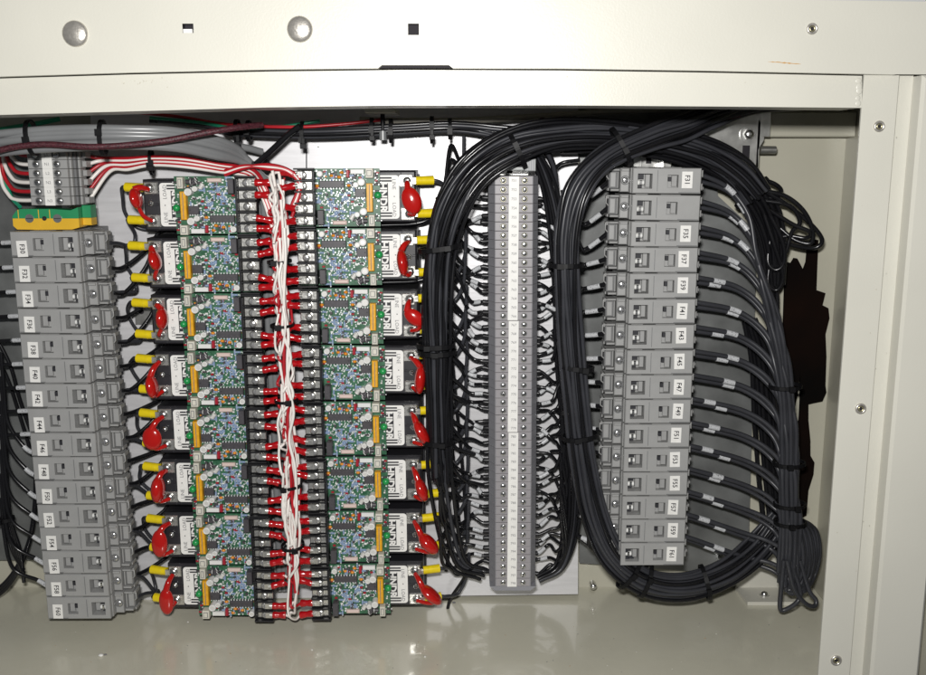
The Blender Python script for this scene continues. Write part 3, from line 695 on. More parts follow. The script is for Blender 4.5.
# ------------------------------------------------------------------ black wires with yellow lugs
fl=lambda i: FL0.lerp(FL1,i/15)
rn0=random.Random(31)
for n_,(side,i,ud,p,sg) in enumerate(LUGS):
    if side=='left':
        j=2*i+(1 if i==7 and ud=='upper' else 0); clamp=Vector((fl(j).x+37,-40,fl(j).z-1)); org=p
        t=thing('relay_wire',org,'black wire, yellow lug on the %s screw of the %s relay, left row'%(ud,ordinal(i+1)),'wire','wires with yellow lugs')
        le=p+Vector((-17.5,6,0.4))
        if ud=='lower' or i==7:
            dz=le.z-clamp.z; low=min(le.z,clamp.z)-rn0.uniform(1,5)
            path=[le,le+Vector((-2.5,3,-1.2)),Vector((le.x-rn0.uniform(2,5),-20,lerp(le.z,low,.6))),Vector((lerp(le.x,clamp.x,.35),-22,low)),Vector((lerp(le.x,clamp.x,.8),-32,lerp(low,clamp.z,.7))),clamp+Vector((-1,0,0))]
        else:
            zg=lerp(RL0.z,RL1.z,(i+.5)/7)
            path=[le,le+Vector((-4,3,-1)),Vector((le.x-rn0.uniform(9,12),-18,le.z-9)),Vector((le.x-rn0.uniform(9,13),-14,lerp(le.z,zg,.6))),Vector((le.x-3,-10,zg+2.5)),Vector((le.x+12,-8,zg+rn0.uniform(-.8,.8))),Vector((le.x+40,-8,zg))]
        cable(t,spline(path),1.35,'slate_wire','wire',org)
    else:
        org=p; t=thing('relay_wire',org,'black wire, yellow lug on the %s screw of the %s relay, right row'%(ud,ordinal(i+1)),'wire','wires with yellow lugs')
        le=p+Vector((17.5,6,0.2)); bx_=P(440,0,-30).x+i*.3
        path=[le,le+Vector((4,2,-1)),Vector((le.x+13,-20,le.z-5)),Vector((le.x+20,-22,le.z+9 if i<7 else le.z+12)),Vector((le.x+21,-26,le.z+30))]
        cable(t,spline(path),1.35,'slate_wire','wire',org)
    q=MB(); d=-sg
    q.cyl(p+Vector((d*5.5,3,0)),p+Vector((d*17.5,6,.3)),3.0,'yellow_lug',14,r2=3.25); q.box(min(p.x,p.x+d*6),max(p.x,p.x+d*6),p.y+.4,p.y+1.1,p.z-2.2,p.z+2.2,'tin',.3)
    q.torus(p+Vector((d*9.5,4,0)),(1,0,0),3.05,.25,'yellow_lug',14,5)
    q.build('lug',t,org)
# black wires crossing between the relays
for i in range(8):
    t=(i+.5)/7 if i<7 else 1.0
    zL=lerp(RL0.z,RL1.z,t)-(0 if i<7 else 19); zR=lerp(RR0.z,RR1.z,t)-(0 if i<7 else 19)
    if i==7: continue
    org=Vector((0,0,zL)); th_=thing('crossing_wires',org,'black wires running between %s and %s relays from the top, under both boards'%(ordinal(i+1),ordinal(i+2)),'wires','wires running between the relays')
    for k_ in range(2):
        a=fl(2*i+1+(k_>0)); y=-8-6*k_; dz=(k_-1)*1.0
        xl=lerp(RL0.x,RL1.x,t); xr_=lerp(RR0.x,RR1.x,t)
        path=[(a.x+36,-40,a.z-1),(a.x+41,-30,a.z-1.5),(lerp(a.x+41,xl-46,.5),-20,lerp(a.z,zL,.4)),(xl-49,y,zL+.5+dz),(xl-20,y-12,zL+dz),(0.5*(xl+xr_),y-12,(zL+zR)/2+dz),(xr_+25,y-10,zR+dz*1.2),(xr_+48,y-10,zR+dz+1),(xr_+60,-24,zR+4+k_),(xr_+68,-28,zR+14+k_*3)]
        cable(th_,spline(path,6),1.4,'black_wire','wire',org)

# ================================================================== RED AND WHITE HARNESS
org=Vector(P(283,400,-50)); gh=thing('red_white_harness',org,'red and white wires with red lugs tied in the channel between the circuit boards','wiring harness')
TX=[(170,276),(200,279),(250,279),(300,281),(350,284),(400,286.5),(450,289),(500,291),(550,293),(610,294)]
def trunk(py,off=(0,0)): 
    c=P(edge(TX,py),py,-56); return c+Vector((off[0],off[1],0))
rn=random.Random(11)
for n_,(side,i,p,sg) in enumerate(BAR):
    k_=n_%4; colr='white_wire' if (k_ in (0,3)) ^ (rn.random()<.25) else 'red_wire'; rw_=rn.uniform(.8,1.05)
    # pixel row of this screw
    v=p-Vector((0,YC,0)); d=v.y*math.cos(TH)-v.z*math.sin(TH); up_=v.y*math.sin(TH)+v.z*math.cos(TH); py=CY-F*up_/d
    le=p+Vector((sg*rn.uniform(12,14),rn.uniform(0,2.5),rn.uniform(-2.2,2.2)))
    off=(sg*-1*rn.uniform(-5,4),rn.uniform(-11,-2) if colr=='white_wire' else rn.uniform(2,14)); L_=rn.uniform(16,62); dirn=-1 if py>230 else 1
    if i==7: dirn=-1
    path=[le,le+Vector((sg*rn.uniform(2,4),rn.uniform(-6,-1),rn.uniform(-2,1))),le+Vector((sg*rn.uniform(4.5,7),rn.uniform(-13,-5),-dirn*rn.uniform(3,6)))]
    q=py+dirn*rn.uniform(10,24)
    if i==7 and k_>1: path.append(le+Vector((sg*7,-3,3)))
    nst=max(2,int(L_/13))
    for s_ in range(nst+1):
        yy=q+dirn*L_*s_/nst
        if yy<172 or yy>606: break
        path.append(trunk(yy,(off[0]*(1-.09*s_)+rn.uniform(-1.7,1.7),off[1]+rn.uniform(-1.5,1.5))))
    wv=cable(gh,spline(path,6),rw_,colr,'wire',org)
    m_=MB(); a=p+Vector((sg*3.2,0,0)); m_.tube([a,lerp(a,le,.12),lerp(a,le,.3),lerp(a,le,.42),lerp(a,le,.55),lerp(a,le,.72),lerp(a,le,.95),le],2.5,'red_lug',12,rf=lambda u:[2.2,2.55,2.5,2.2,2.25,2.6,2.8,2.6][min(7,round(u*7))]); 
    m_.box(min(p.x-sg*2,a.x+sg*.5),max(p.x-sg*2,a.x+sg*.5),p.y-1.0,p.y-.1,p.z-2.2,p.z+2.2,'tin',.3)
    m_.cyl(lerp(a,p,.6),lerp(a,le,.12),1.9,'tin',10)
    m_.build('lug',wv,org)
for i in range(8):     # through-running wires of the trunk
    colr='white_wire' if i%3!=1 else 'red_wire'; o_=(rn.uniform(-4,4),rn.uniform(-8,3)); y0_=rn.uniform(170,230); y1_=rn.uniform(500,600)
    path=[trunk(lerp(y0_,y1_,s_/12),(o_[0]+rn.uniform(-2.5,2.5),o_[1]+rn.uniform(-2,2))) for s_ in range(13)]
    cable(gh,spline(path,5),1.1,colr,'wire',org)
for py in (261.5,325,399.5,484.5,545): tie_at(gh,trunk(py),(0.05,0,-1),7.2,9.5,org,1.8)
# feed wires from the six power terminals over to the channel, and away to the left
ft=thing('feed_wires',S0,'red and white feed wires arching from the power terminals to the channel between the boards','wires')
for i in range(6):
    c=S0.lerp(S1,i/5); st=c+Vector((18,20,-.5)); e=i*1.6
    ends=[(100+i*2,158+i*3.0-i*.3,-32),(128,158.5+i*2.2,-34),(152,157+e,-36),(185,158+e*1.1,-38),(220,164+e,-38),(250,169+e,-44),(262,180+e*2,-52),(273,205+i*5,-52)]
    cable(ft,spline([st]+W(*ends)),1.35,'white_wire' if i%2 else 'red_wire','wire',S0)
    # a second arch continuing to the right-hand board
    if i<3: cable(ft,spline(W((225,175-i*2,-48),(245,168-i,-52),(268,165+i*2,-56),(288,170+i,-56),(300,182+i*3,-54),(292,205+i*6,-54))),1.3,'red_wire' if i!=1 else 'white_wire','wire',S0)
tie_at(ft,P(151.5,162,-35),(1,0,0),8,4,S0,2)
fw=thing('supply_wires',S1,'red, white and green supply wires curving up left of the power terminals','wires')
for i in range(6):
    c=S0.lerp(S1,i/5); st=c+Vector((-14,22,-.5)); x=9-i*1.6
    cable(fw,spline([st]+W((22-i,c_y:=156+9*i-1,-30),(14-i*1.2,c_y-6,-28),(x,max(150,c_y-16-i),-26),(x-3,146-i*.5,-24),(x-16,143,-24))),1.4,'red_wire' if i%2==0 else 'white_wire','wire',S1)
cable(fw,spline(W((20,207,-34),(12,198,-28),(4,180,-24),(-4,165,-22),(-20,150,-20))),1.4,'green_wire','wire',S1)

# ================================================================== TOP CABLE RUNS
def run(name,label,cat,strands,ties=()):
    org=P(*strands[0][0][0]); t=thing(name,org,label,cat)
    for pts,r,n in strands: cable(t,spline(W(*pts)),r,n,'cable',org,seg=10)
    for (px,py,Y,tx,tz_,rw,rd) in ties: tie_at(t,P(px,py,Y),(tx,0,tz_),rw,rd,org)
    return t
st=[]
for i in range(5):
    d=[0,8,15.5,4,19][i]
    st.append(([(-20,136+d,-96+i*2),(30,131+d,-98),(80,128.5+d,-98),(130,129+d*.9,-94),(175,131+d*.9,-84),(215,139+d*.9,-66),(240,151+d*.75-[0,1,2,0,4][i],-48),(249+2.6*i,170+d*.2,-40),(262+3.4*i,195,-30),(265+4.2*i,240,-24),(268+4.2*i,330,-20),(275+4.2*i,450,-18),(280+4.2*i,590,-16)],2.5,'grey_wire'))
for i in range(2): st.append(([(-20,153+4*i,-74),(20,144+4*i,-74),(60,139+4*i,-70),(110,141+4*i,-64),(160,143+4*i,-56),(205,143+4*i,-48),(240,147,-38),(262,152,-28)],2.4,'grey_wire'))
run('grey_cables','thick grey cables running across the top left and bending down between the boards','cable',st,[(32,138,-96,1,.1,10,8),(103,138,-96,1,0,10,6),(249,167,-34,.4,-1,14,8)])
run('braided_sleeve','dark red braided cable sleeve sagging across the grey cables at top left','cable',[([(-20,156,-106),(10,148,-106),(45,144.5,-106),(90,147,-106),(130,145,-104),(170,140,-100),(205,133,-94),(235,128,-84),(262,125,-70)],2.0,'braid')])
run('braided_sleeve','thin dark red braided sleeve along the black cables above the right fuse holders','cable',[([(540,120,-40),(570,124,-46),(600,131,-44),(640,129,-44),(680,126,-44),(710,121,-42),(740,115,-40)],1.8,'braid')])
run('red_wire','red wire running along the top from the left to the middle','wire',[([(130,112,-30),(180,117,-32),(215,123,-36),(250,126,-40),(300,127,-42),(345,124,-40),(380,120,-36)],1.15,'red_wire')])
run('green_wire','green wire beside the red wire along the top of the cabinet','wire',[([(150,118,-32),(195,122,-36),(235,128,-38),(270,128,-38),(300,124,-38),(320,121,-36)],1.1,'green_wire')])
run('green_wire','green wire at the extreme upper left above the grey cables','wire',[([(-20,133,-48),(10,128,-50),(35,124,-48),(60,119,-44)],1.6,'green_wire')])
run('beige_hose','pale beige cable sagging under the top rail towards the middle','cable',[([(360,120,-28),(400,121,-30),(450,121,-32),(500,119,-32),(560,115,-30),(620,111,-26),(680,108,-22)],2.2,'beige_wire')])
st=[]
for i in range(10):
    r_=i%3*2.8; dy=(i//3)*2.6
    pts=[(150+8*i,121+dy*.7,-26-r_),(230,126+dy,-30-r_),(290,129+dy,-34-r_),(340,128.5+dy,-36-r_),(400,125.5+dy,-36-r_),(450,123+dy,-36-r_),(490,126+dy,-38-r_),(530,133+dy,-38-r_),(552,160+dy,-30-r_),(558,200+i,-24),(560,270,-22)]
    if i>6: pts=pts[:6]+[(480,126+dy,-38),(510,140,-42)]
    st.append((pts,1.5,'slate_wire' if i%2 else 'black_wire'))
st.append(([(300,126,-50),(288,135,-48),(272,150,-46),(256,164,-42),(246,170,-38)],2.0,'black_wire'))
run('black_cable_run','thin black cables tied every few centimetres along the top middle','cable',st,
    [(237.5,133,-36,1,0,8,7),(303,135,-38,1,0,8,6),(372,130,-40,1,0,7,5),(391,131,-40,1,0,7,5),(432,130,-40,1,0,8,5),(450,129,-40,1,0,6,5),(249,131,-38,1,0,6,6)])
for i,(px,y0,y1) in enumerate(((303,138,149),(372,132,141),(432,130,140),(237.5,135,147),(103,140,150),(151,160,171))):
    k=MB(); a,b_=P(px,y0,-47),P(px,y1,-45); k.box(a.x-1.1,a.x+1.1,-47.5,-46.3,b_.z,a.z,'tie',.2); k.box(a.x-1.9,a.x+1.9,-49,-46,b_.z,b_.z+3.4,'tie',.3)
    k.build('tie_tail',bpy.data.objects['black_cable_run'],P(*st[0][0][0]))
c=P(384,112,-30); k=MB(); k.box(c.x-10,c.x+10,-60,-20,c.z-2,c.z+1,'paint_in',.4); k.cyl(c+Vector((0,-12,-2)),c+Vector((0,-12,-14)),1.6,'tie',10); k.cyl(c+Vector((0,-12,-13)),c+Vector((0,-12,-19)),2.6,'grey_wire',10)
tag(k.build('cable_hanger',None,c),'small cable hanger fixed under the top rail near the middle','hanger')
k=MB(); a=P(306.5,146,-1); b_=P(306.5,170,-1); k.tube([a,b_],.45,'ink',5); tag(k.build('thin_wire',None,b_),'single thin dark line of wire above the top right relay board','wire')

# ================================================================== BIG BLACK BUNDLES
def disc(n,r,seed=1):
    out=[]
    for i in range(n):
        rr=r*math.sqrt((i+.5)/n); a=i*2.39996+seed; out.append((rr*math.cos(a),rr*math.sin(a)))
    return out
def bundle(parent,org,path,n,rads,r,mats,seed=1,name='cable',flat=1.0,wander=1.3,sub=6):
    rn=random.Random(seed); cen=[Vector(p) for p in path]; m_=len(cen)
    for (a,b_) in disc(n,1.0,seed):
        pts=[]; wa,wb=rn.uniform(-1,1),rn.uniform(-1,1)
        for i,c in enumerate(cen):
            T=(cen[min(i+1,m_-1)]-cen[max(i-1,0)]).normalized(); u=T.cross(Vector((0,1,0))).normalized(); v=u.cross(T).normalized()
            R=rads[i]; wa=wa*.6+rn.uniform(-1,1)*.6; wb=wb*.6+rn.uniform(-1,1)*.6
            pts.append(c+u*(a*R+wa*wander)+v*(b_*R*flat+wb*wander))
        cable(parent,spline(pts,sub),r,rn.choice(mats),name,org)
BW=['black_wire','black_wire','slate_wire']
# A: left arc
A_pts=[(484,574,-26),(456,558,-30),(441,480,-44),(439,420,-48),(437,360,-50),(436,300,-52),(439,250,-54),(450,207,-56),(473,170,-56),(510,145,-54),(556,134,-52),(610,133,-46),(660,139,-38),(705,152,-34),(738,172,-30),(758,195,-28)]
orgA=P(448,572,-34); hA=thing('black_wire_bundle',orgA,'thick black wire bundle arching down the left side of the long terminal strip','cable bundle')
bundle(hA,orgA,W(*A_pts[2:]),24,[5,6.5,8,8.6,9.5,11,12,11,10,9,9,9.5,10,10.5],1.42,BW,3,flat=.8,wander=2.7)
bundle(hA,orgA,W(*[(x+1,y,Y) for x,y,Y in A_pts[2:13]]),6,[9,10,12,12,12,13,14,13,12,12,12],1.3,BW,17,flat=.7,wander=3.6)
bundle(hA,orgA,W(*A_pts[:6]),5,[4,7,9,8,7,6],1.5,BW,9,flat=.7)
bundle(hA,orgA,W((462,540,-14),(455,470,-14),(449,400,-16),(446,330,-18),(447,270,-24),(455,225,-30)),3,[5,6,6,5,5,5],1.35,BW,5,flat=.5,wander=2.5)
for (px,py,Y,tx,tz_,rw,rd) in ((437,248,-54,.15,-1,15,12),(433,345,-50,.02,-1,13.5,11),(434,352,-50,.02,-1,13.5,11),(435,441,-48,0,-1,11,10),(514,150,-55,1,.5,13,11)): tie_at(hA,P(px+3,py,Y),(tx,0,tz_),rw-1,rd,orgA,3.2)
# terminal wires, left side
rn=random.Random(5)
for i in range(48):
    c=T0.lerp(T1,i/47); py=180.6+(582.4-180.6)*i/47
    st_=c+Vector((-16,22+rn.uniform(-4,4),rn.uniform(-1,1)))
    dy=rn.choice([14,22,30,38,46])*(1 if i<42 else .8)+rn.uniform(-4,4); xo=rn.uniform(10,16); ln=rn.uniform(1,5)
    pts=[st_,st_+Vector((-6,rn.uniform(-1,1),rn.uniform(-.5,1.0))),st_+Vector((-xo,rn.uniform(-4,4),ln))]
    if i%6==4:   # a few come from below
        pts[2].z-=2*ln; pts += W((459,py+12,-16),(450,py+26,-14),(446,py+rn.uniform(38,50),-16))
    else:
        pts += W((460+rn.uniform(-3,3),py-dy*.45,-24+rn.uniform(-8,8)),(450,py-dy*.8,-34),(443+rn.uniform(-2,2),max(205,py-dy*1.15),-44),(439+rn.uniform(-3,3),max(198,py-dy*1.15-26),-50))
    cable(hA,spline(pts),1.35,'black_wire','cable',orgA,sleeve=(6.5+rn.uniform(-1.5,5),rn.uniform(5,7.5)) if i%5!=1 else None,ferr=5)
# A2: between terminal strip and B
orgB2=P(560,560,-24); hB2=thing('black_wire_bundle',orgB2,'slim black wire bundle just right of the long terminal strip, feeding its terminals','cable bundle')
bundle(hB2,orgB2,W((538,579,-30),(560,566,-26),(571,530,-24),(573,480,-24),(569,420,-24),(564,350,-24),(560,280,-26),(555,220,-30),(546,180,-34),(532,150,-40)),7,[3,4,6,7,7,7,6,6,5,4],1.35,BW,4,flat=.6)
for py in (266,410): tie_at(hB2,P(edge([(200,555),(266,560),(410,568)],py),py,-27),(0,0,-1),8,6,orgB2)
for i in range(48):
    if i in (1,): continue
    c=T0.lerp(T1,i/47); py=180.6+(582.4-180.6)*i/47
    st_=c+Vector((16,22+rn.uniform(-5,5),rn.uniform(-1,1)))
    sgn=1 if (i>6 and (i*7)%5<3) or i>38 else -1
    a=rn.uniform(2,7)*sgn
    pts=[st_,st_+Vector((5,rn.uniform(-1,1),0)),st_+Vector((13,rn.uniform(-4,4),a))]
    if i==0: pts=[st_,st_+Vector((8,-4,1))]+W((560,164,-34),(580,160,-34))
    elif sgn<0: pts += W((560+rn.uniform(-3,3),min(575,py+16),-22),(564,min(580,py+34),-20),(564+rn.uniform(-3,4),min(585,py+60),-20))
    else: pts += W((559+rn.uniform(-3,3),py-14,-28),(564+rn.uniform(-3,4),py-32,-28),(563+rn.uniform(-4,4),max(190,py-70),-30))
    cable(hB2,spline(pts),1.3,'black_wire','cable',orgB2,sleeve=(5+rn.uniform(-1.5,5),rn.uniform(5,7.5)) if i%5!=2 else None,ferr=4)
# B: big bundle down, round the bottom
B_pts=[(800,96,-24),(752,101,-36),(712,114,-42),(682,126,-48),(650,137,-56),(605,157,-62),(578,188,-66),(567,232,-66),(566,285,-64),(569,340,-60),(575,400,-58),(582,460,-56),(593,515,-54),(612,556,-52),(645,581,-50),(685,587,-46),(725,574,-38),(756,550,-28),(780,520,-22)]
orgB=P(645,581,-50); hB=thing('black_wire_bundle',orgB,'heavy black wire bundle sweeping down and around beneath the right fuse holders','cable bundle')
bundle(hB,orgB,W(*B_pts),25,[9,9,9,9.5,9.5,9.5,9.5,9,8.5,8.8,9.2,10,10.5,10.5,10,10,10.5,10.5,9],1.5,['slate_wire','black_wire','slate_wire'],6,flat=.75,wander=2.0)
def bt(px,py,Y,tx,tz_,rw,rd): tie_at(hB,P(px,py,Y),(tx,0,tz_),rw,rd,orgB,3)
bt(566,265,-65,0,-1,11,8.5); bt(577,367,-59,-.1,-1,11,9); bt(580,436,-57,.12,-1,12,9.5); bt(629,573,-51,.75,-.55,12.5,9.5); bt(645,580,-50,.9,-.3,12.5,9.5); bt(705,582,-43,1,.25,12.5,10); bt(621,147,-60,1,.55,13,10)
# wires from left side of the right fuse holders into B
fr=lambda i: FR0.lerp(FR1,i/15)
for i in range(16):
    c=fr(i); py=181+(554.5-181)*i/15; st_=Vector((c.x-35.5,-41,c.z-1))
    tx=lerp(572,592,i/15); dz=11 if i<3 else (7-i*.7)
    pts=[st_,st_+Vector((-6,3,-dz*.5)),st_+Vector((-15,8,-dz*1.1))]+W((tx+3,py+14-i*1.3,-40),(tx-3,py+(26 if i<9 else -10),-48),(tx-4+i*.2,py+(60 if i<9 else -40),-52))
    cable(hB,spline(pts),1.55,'black_wire','cable',orgB,sleeve=(5+rn.uniform(-1,2),9.5))
# D: dark mass top right with loops
orgD=P(765,205,-28); hD=thing('black_wire_bundle',orgD,'dark black wire coil with loose loops below the zinc bracket at upper right','cable bundle')
bundle(hD,orgD,W((560,143,-34),(620,141,-30),(680,150,-26),(717,166,-22),(745,186,-18),(764,212,-14),(773,245,-10),(775,285,-8)),22,[7,9,10,11,11,11,9,7],1.6,['black_wire'],8,flat=.6)
bundle(hD,orgD,W((670,140,-12),(700,152,-12),(728,170,-14),(747,186,-16),(765,222,-10),(770,262,-6),(774,300,-6),(774,340,-6)),7,[6,8,8,8,8,7,5,4],1.6,['black_wire'],12,flat=.6)
for pts in ([(760,190,-24),(785,196,-26),(803,210,-26),(812,228,-24),(811,243,-22),(795,240,-18),(780,228,-14)],
            [(756,186,-22),(780,200,-24),(802,216,-22),(818,232,-22),(822,242,-20),(814,248,-18),(796,246,-16),(778,240,-14)],
            [(770,210,-20),(792,224,-22),(810,232,-24),(806,238,-20),(790,236,-16),(774,238,-12)],
            [(765,205,-20),(782,240,-20),(784,262,-18),(776,270,-16),(768,262,-14),(770,240,-12)],
            [(740,176,-20),(770,182,-22),(781,190,-20),(776,198,-18),(760,196,-16)],
            [(760,200,-20),(790,206,-24),(800,222,-22),(792,232,-18),(786,252,-16),(776,272,-12)],
            [(764,214,-18),(776,250,-18),(783,276,-16),(777,290,-14),(768,282,-12),(772,250,-10)]):
    cable(hD,spline(W(*pts)),1.6,'black_wire','cable',orgD)
tie_at(hD,P(752,193,-18),(.7,0,-.7),14,9,orgD,3)
# C: right bundle from the fuse holders
orgC=P(795,590,-36); hC=thing('black_wire_bundle',orgC,'grey-black wire bundle hanging at far right, tied four times above its end loops','cable bundle')
Cx=[(190,742),(240,758),(300,772),(350,781),(400,787),(440,789),(480,789),(520,790),(560,789),(600,792)]
rn=random.Random(21)
dd=disc(34,1.0,2)
for i in range(16):
    c=fr(i); py=181+(554.5-181)*i/15
    for k_ in range(2):
        n_=2*i+k_; a,b_=dd[n_]; st_=Vector((c.x+24,-34+k_*6,c.z+2.6-4.0*k_))
        drop=[78,72,66,60,58,56,54,50,50,46,44,42,40,34,26,18][i]+k_*8
        path=[st_,st_+Vector((8,-1,-.4))]
        xc0=705; xe=edge(Cx,py+drop)
        path += W((lerp(706,xe,.42),py+drop*.12-1+k_*3,-32+k_*5),(lerp(706,xe,.76),py+drop*.45+k_*3,-36+k_*4),(xe-6+a*4,py+drop*.95,-40))
        yy=py+drop+35
        while yy<(560 if n_%3 else 590):
            cc=P(edge(Cx,yy),yy,-42); rad=(8.6 if yy>360 else 10); path.append(cc+Vector((a*rad+rn.uniform(-.4,.4),b_*7,0))); yy+=42
        yend=rn.uniform(570,590); cc=P(edge(Cx,yend),yend,-42); path.append(cc+Vector((a*7.5-2,b_*6,0)))
        cable(hC,spline(path),1.7,'slate_wire','cable',orgC,sleeve=(20+rn.uniform(-6,12)+ (6 if i<4 else 0),8.5))
for py in (386,463,504,522): tie_at(hC,P(edge(Cx,py),py,-42),(0.02,0,-1),10.6,9,orgC,2.4)
for k_ in range(9):
    a=rn.uniform(-3,3); x=787+k_*1.6
    pts=[(x-4,520+a,-36-k_),(x+10+k_*.7,530+a,-42+k_*2),(x+16+k_*.5,555+a,-44+k_*2),(x+14,578+a,-44+k_*2),(x+4,592+a,-44),(x-4,585,-42),(x-6,560,-38)]
    cable(hC,spline(W(*pts)),1.6,'slate_wire','cable',orgC)
for pts in ([(784,560,-48),(781,590,-48),(780,607,-48),(784,610,-48),(797,602,-50),(800,590,-48),(790,560,-46)],[(787,560,-52),(794,588,-52),(805,603,-52),(814,606,-50),(816,600,-48),(809,590,-46),(800,560,-44)]):
    cable(hC,spline(W(*pts)),1.7,'slate_wire','cable',orgC)
# black block of cables behind C near the right plate edge
bundle(hB,orgB,W((750,320,0),(762,360,2),(768,420,2),(772,470,0),(776,520,-4),(770,550,-10)),12,[5,9,12,13,12,8],1.7,['black_wire'],15,flat=.4)
# E: far left
orgE=P(10,540,-20); hE=thing('black_wire_bundle',orgE,'black wires at the left edge curving into the left sides of the fuse holders','cable bundle')
for i in range(16):
    c=fl(i); py=244+(608-244)*i/15; st_=Vector((c.x-27,-30,c.z-1)); py_=py
    if i<9: pts=[st_,st_+Vector((-8,2,-.6)),st_+Vector((-20,4,-1.5)),st_+Vector((-40,6,-3))]
    else: pts=[st_,st_+Vector((-8,3,1.5)),st_+Vector((-17,5,6))]+W((8+(i-9)*.8,py-40,-26),(4,py-75,-26),(1,py-110,-26))
    cable(hE,spline(pts),1.45,'black_wire','cable',orgE,sleeve=((9.5 if i<9 else 11)+rn.uniform(-.6,1),8.5))
for k_ in range(3): cable(hE,spline(W((-12,596+3*k_,-14),(6,582+3*k_,-14),(20,562+2*k_,-12),(30,538,-10),(35,505,-8),(36,470,-6))),1.9,'black_wire','cable',orgE)
for k_ in range(5): cable(hE,spline(W((-6,395+2*k_,-22),(2+k_*.8,430,-24),(3+k_,480,-24),(5+k_*1.5,520,-24),(12+k_*2,550,-22),(24,570+k_*3,-20))),1.4,'black_wire','cable',orgE)
tie_at(hE,P(5,519,-24),(.1,0,-1),6,5,orgE)
for pts in ([(-8,330,-10),(10,365,-8),(20,400,-6),(34,440,-4)],[(-8,345,-10),(8,380,-8),(18,410,-6),(32,455,-4)]): cable(hE,spline(W(*pts)),1.4,'black_wire','cable',orgE)

# ================================================================== BRACKETS
org=P(735,150,-6); t=thing('zinc_bracket',org,'bare zinc bracket with bolt and slot at the upper right of the grey plate','bracket')
k=MB(); q=[P(x,y,-6) for x,y in ((690,130),(718,124),(739,113),(763,113),(764,140),(758,150),(758,172),(735,166),(715,152))]
k.prism([(v.x,v.z) for v in q],-6,-3,'zinc'); a=P(758,120,-6); k.box(a.x,a.x+2.4,-6,9,P(0,172,-6).z,a.z,'zinc',.4); b_=P(762,112,-2); k.box(a.x+2.5,a.x+10,-4,-1,P(0,137,-2).z,b_.z,'zinc',.4); k.build('bracket_plate',t,org)
c=P(748,134.5,-6.2); k=MB(); k.cyl(c,c+Vector((0,-.9,0)),6.0,'zinc',24); k.cyl(c+Vector((0,-.9,0)),c+Vector((0,-4,0)),4.0,'steel',6,smooth=False); k.dome(c+Vector((0,-4,0)),(0,-1,0),3,1,'steel',16,3); k.build('bolt',t,org)
c=P(746,152,-6.1); k=MB(); k.box(c.x-2.6,c.x+2.6,-6.4,-6.15,c.z-4.5,c.z+4.5,'hole',.1); k.build('slot',t,org)
c=P(760,150,-2); k=MB(); k.cyl(c,c+Vector((11,0,0)),2.8,'zinc',14); k.torus(c+Vector((11,0,0)),(1,0,0),2.2,.5,'zinc',14,5); k.build('stud',t,org)
org=P(770,590,2); t=thing('floor_bracket',org,'cream bracket foot with a screw on the cabinet floor behind the right bundle','bracket')
k=MB(); q=[P(x,y,-14) for x,y in ((0,0),)]; zf=FLOORZ
xa,xb=P(737,577,15).x,P(806,577,15).x; xc=P(748,595,-10).x; xd=P(804,592,-10).x
k.add([(xa,15,zf+3),(xb,15,zf+3),(xd,-10,zf+3),(xc,-10,zf+3),(xa,15,zf+.1),(xb,15,zf+.1),(xd,-10,zf+.1),(xc,-10,zf+.1)],[(0,3,2,1),(3,7,6,2),(0,4,7,3),(1,2,6,5)],'paint')
k.box(xa,xb,15.01,18,zf+.1,zf+40,'paint',.6); k.build('foot',t,org)
for px,py,Y in ((762,561,8),(765,581,2)):
    c=P(px,py,Y); k=MB()
    if Y>5: k.cyl(c,c+Vector((0,-5,0)),4.4,'zinc',20); k.dome(c+Vector((0,-5,0)),(0,-1,0),3.6,2,'steel',18,4)
    else: c.z=zf+3; k.cyl(c,c+Vector((0,0,1)),4,'zinc',18); k.dome(c+Vector((0,0,1)),(0,0,1),2.8,2.4,'steel',16,4)
    k.build('bolt',t,org)
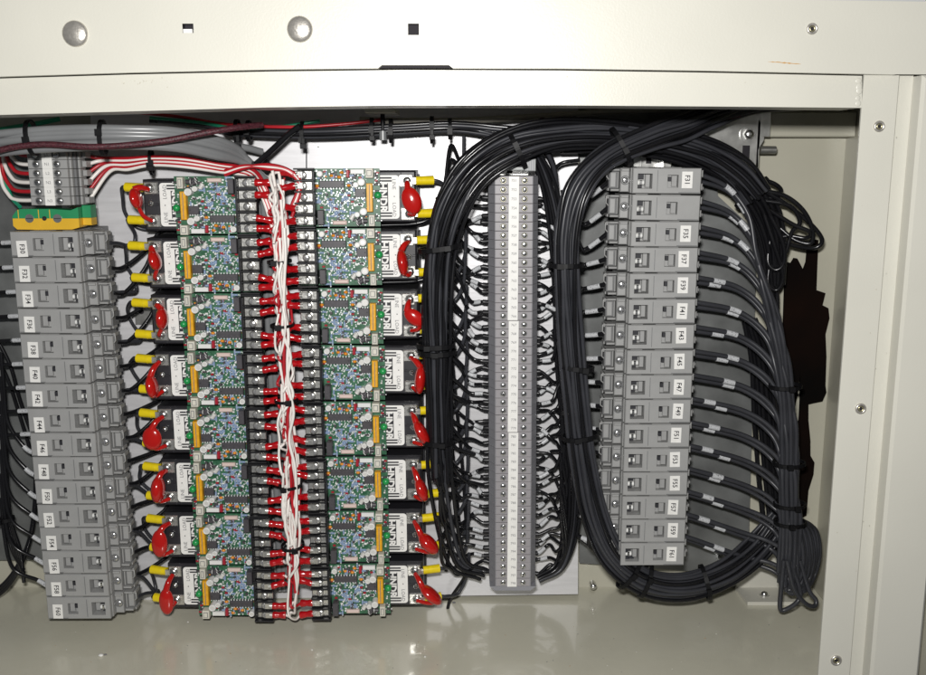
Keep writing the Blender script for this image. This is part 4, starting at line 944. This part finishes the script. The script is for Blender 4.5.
# small hardware left of the relays and beneath the right plate
for (px,py,lab) in ((142,314,'small galvanised clip half hidden behind the third left relay'),(720,560,'small bolt showing inside the curve of the heavy bundle at bottom right'),(593,585,'tiny screw at the lower edge of the heavy bundle')):
    c=P(px,py,0 if px<200 else 6); k=MB(); 
    if px<200: k.box(c.x-5,c.x+8,-1.2,-.02,c.z-8,c.z+7,'zinc',.2); k.cyl((c.x,-1.3,c.z+2),(c.x,-1.25,c.z+2),2,'hole',12)
    else: k.cyl(c+Vector((0,4,0)),c+Vector((0,-3,0)),2.6,'steel',12); k.dome(c+Vector((0,-3,0)),(0,-1,0),2.4,1.2,'steel',12,3)
    tag(k.build('clip' if px<200 else 'bolt',None,c),lab,'clip' if px<200 else 'bolt')
# debris on the cabinet floor
def onfloor(px,py):
    d=P(px,py,YC+100)-Vector((0,YC,0)); s_=FLOORZ/d.z; return Vector((d.x*s_,YC+d.y*s_,FLOORZ))
DEB=[(101,656,2.0,'white','small white chip of debris on the cabinet floor at lower left'),(188,622,.7,'white','tiny white fleck on the floor below the left boards'),(454,603,1.4,'ink_grey','small dark fleck on the floor below the terminal strip'),(137,605,1.2,'scratch','rusty brown speck on the floor beside the last left fuse holder'),(312,650,.8,'white','pale crumb on the floor left of centre'),(425,657,.9,'white','pale crumb on the floor near the centre')]
rq=random.Random(77); k=MB()
for i in range(70):
    c=onfloor(rq.uniform(10,820),rq.uniform(622,672)); r=rq.uniform(.12,.35); k.ball(c+Vector((0,0,r*.3)),r*rq.uniform(1,2),r,r*.5,rq.choice(['white','ink_grey','scratch','ink_grey']),seg=5,rings=3)
tag(k.build('dust',None,(0,0,FLOORZ)),'fine dust and tiny flecks scattered over the cabinet floor','dust',kind='stuff')
for px,py,r,n,lab in DEB:
    c=onfloor(px,py); k=MB(); k.ball(c+Vector((0,0,r*.4)),r,r*.8,r*.5,n,seg=7,rings=4)
    if r>1.8: k.ball(c+Vector((2.4,1.4,.5)),1.4,.8,.5,'ink_grey',seg=6,rings=4)
    tag(k.build('debris',None,c),lab,'debris')
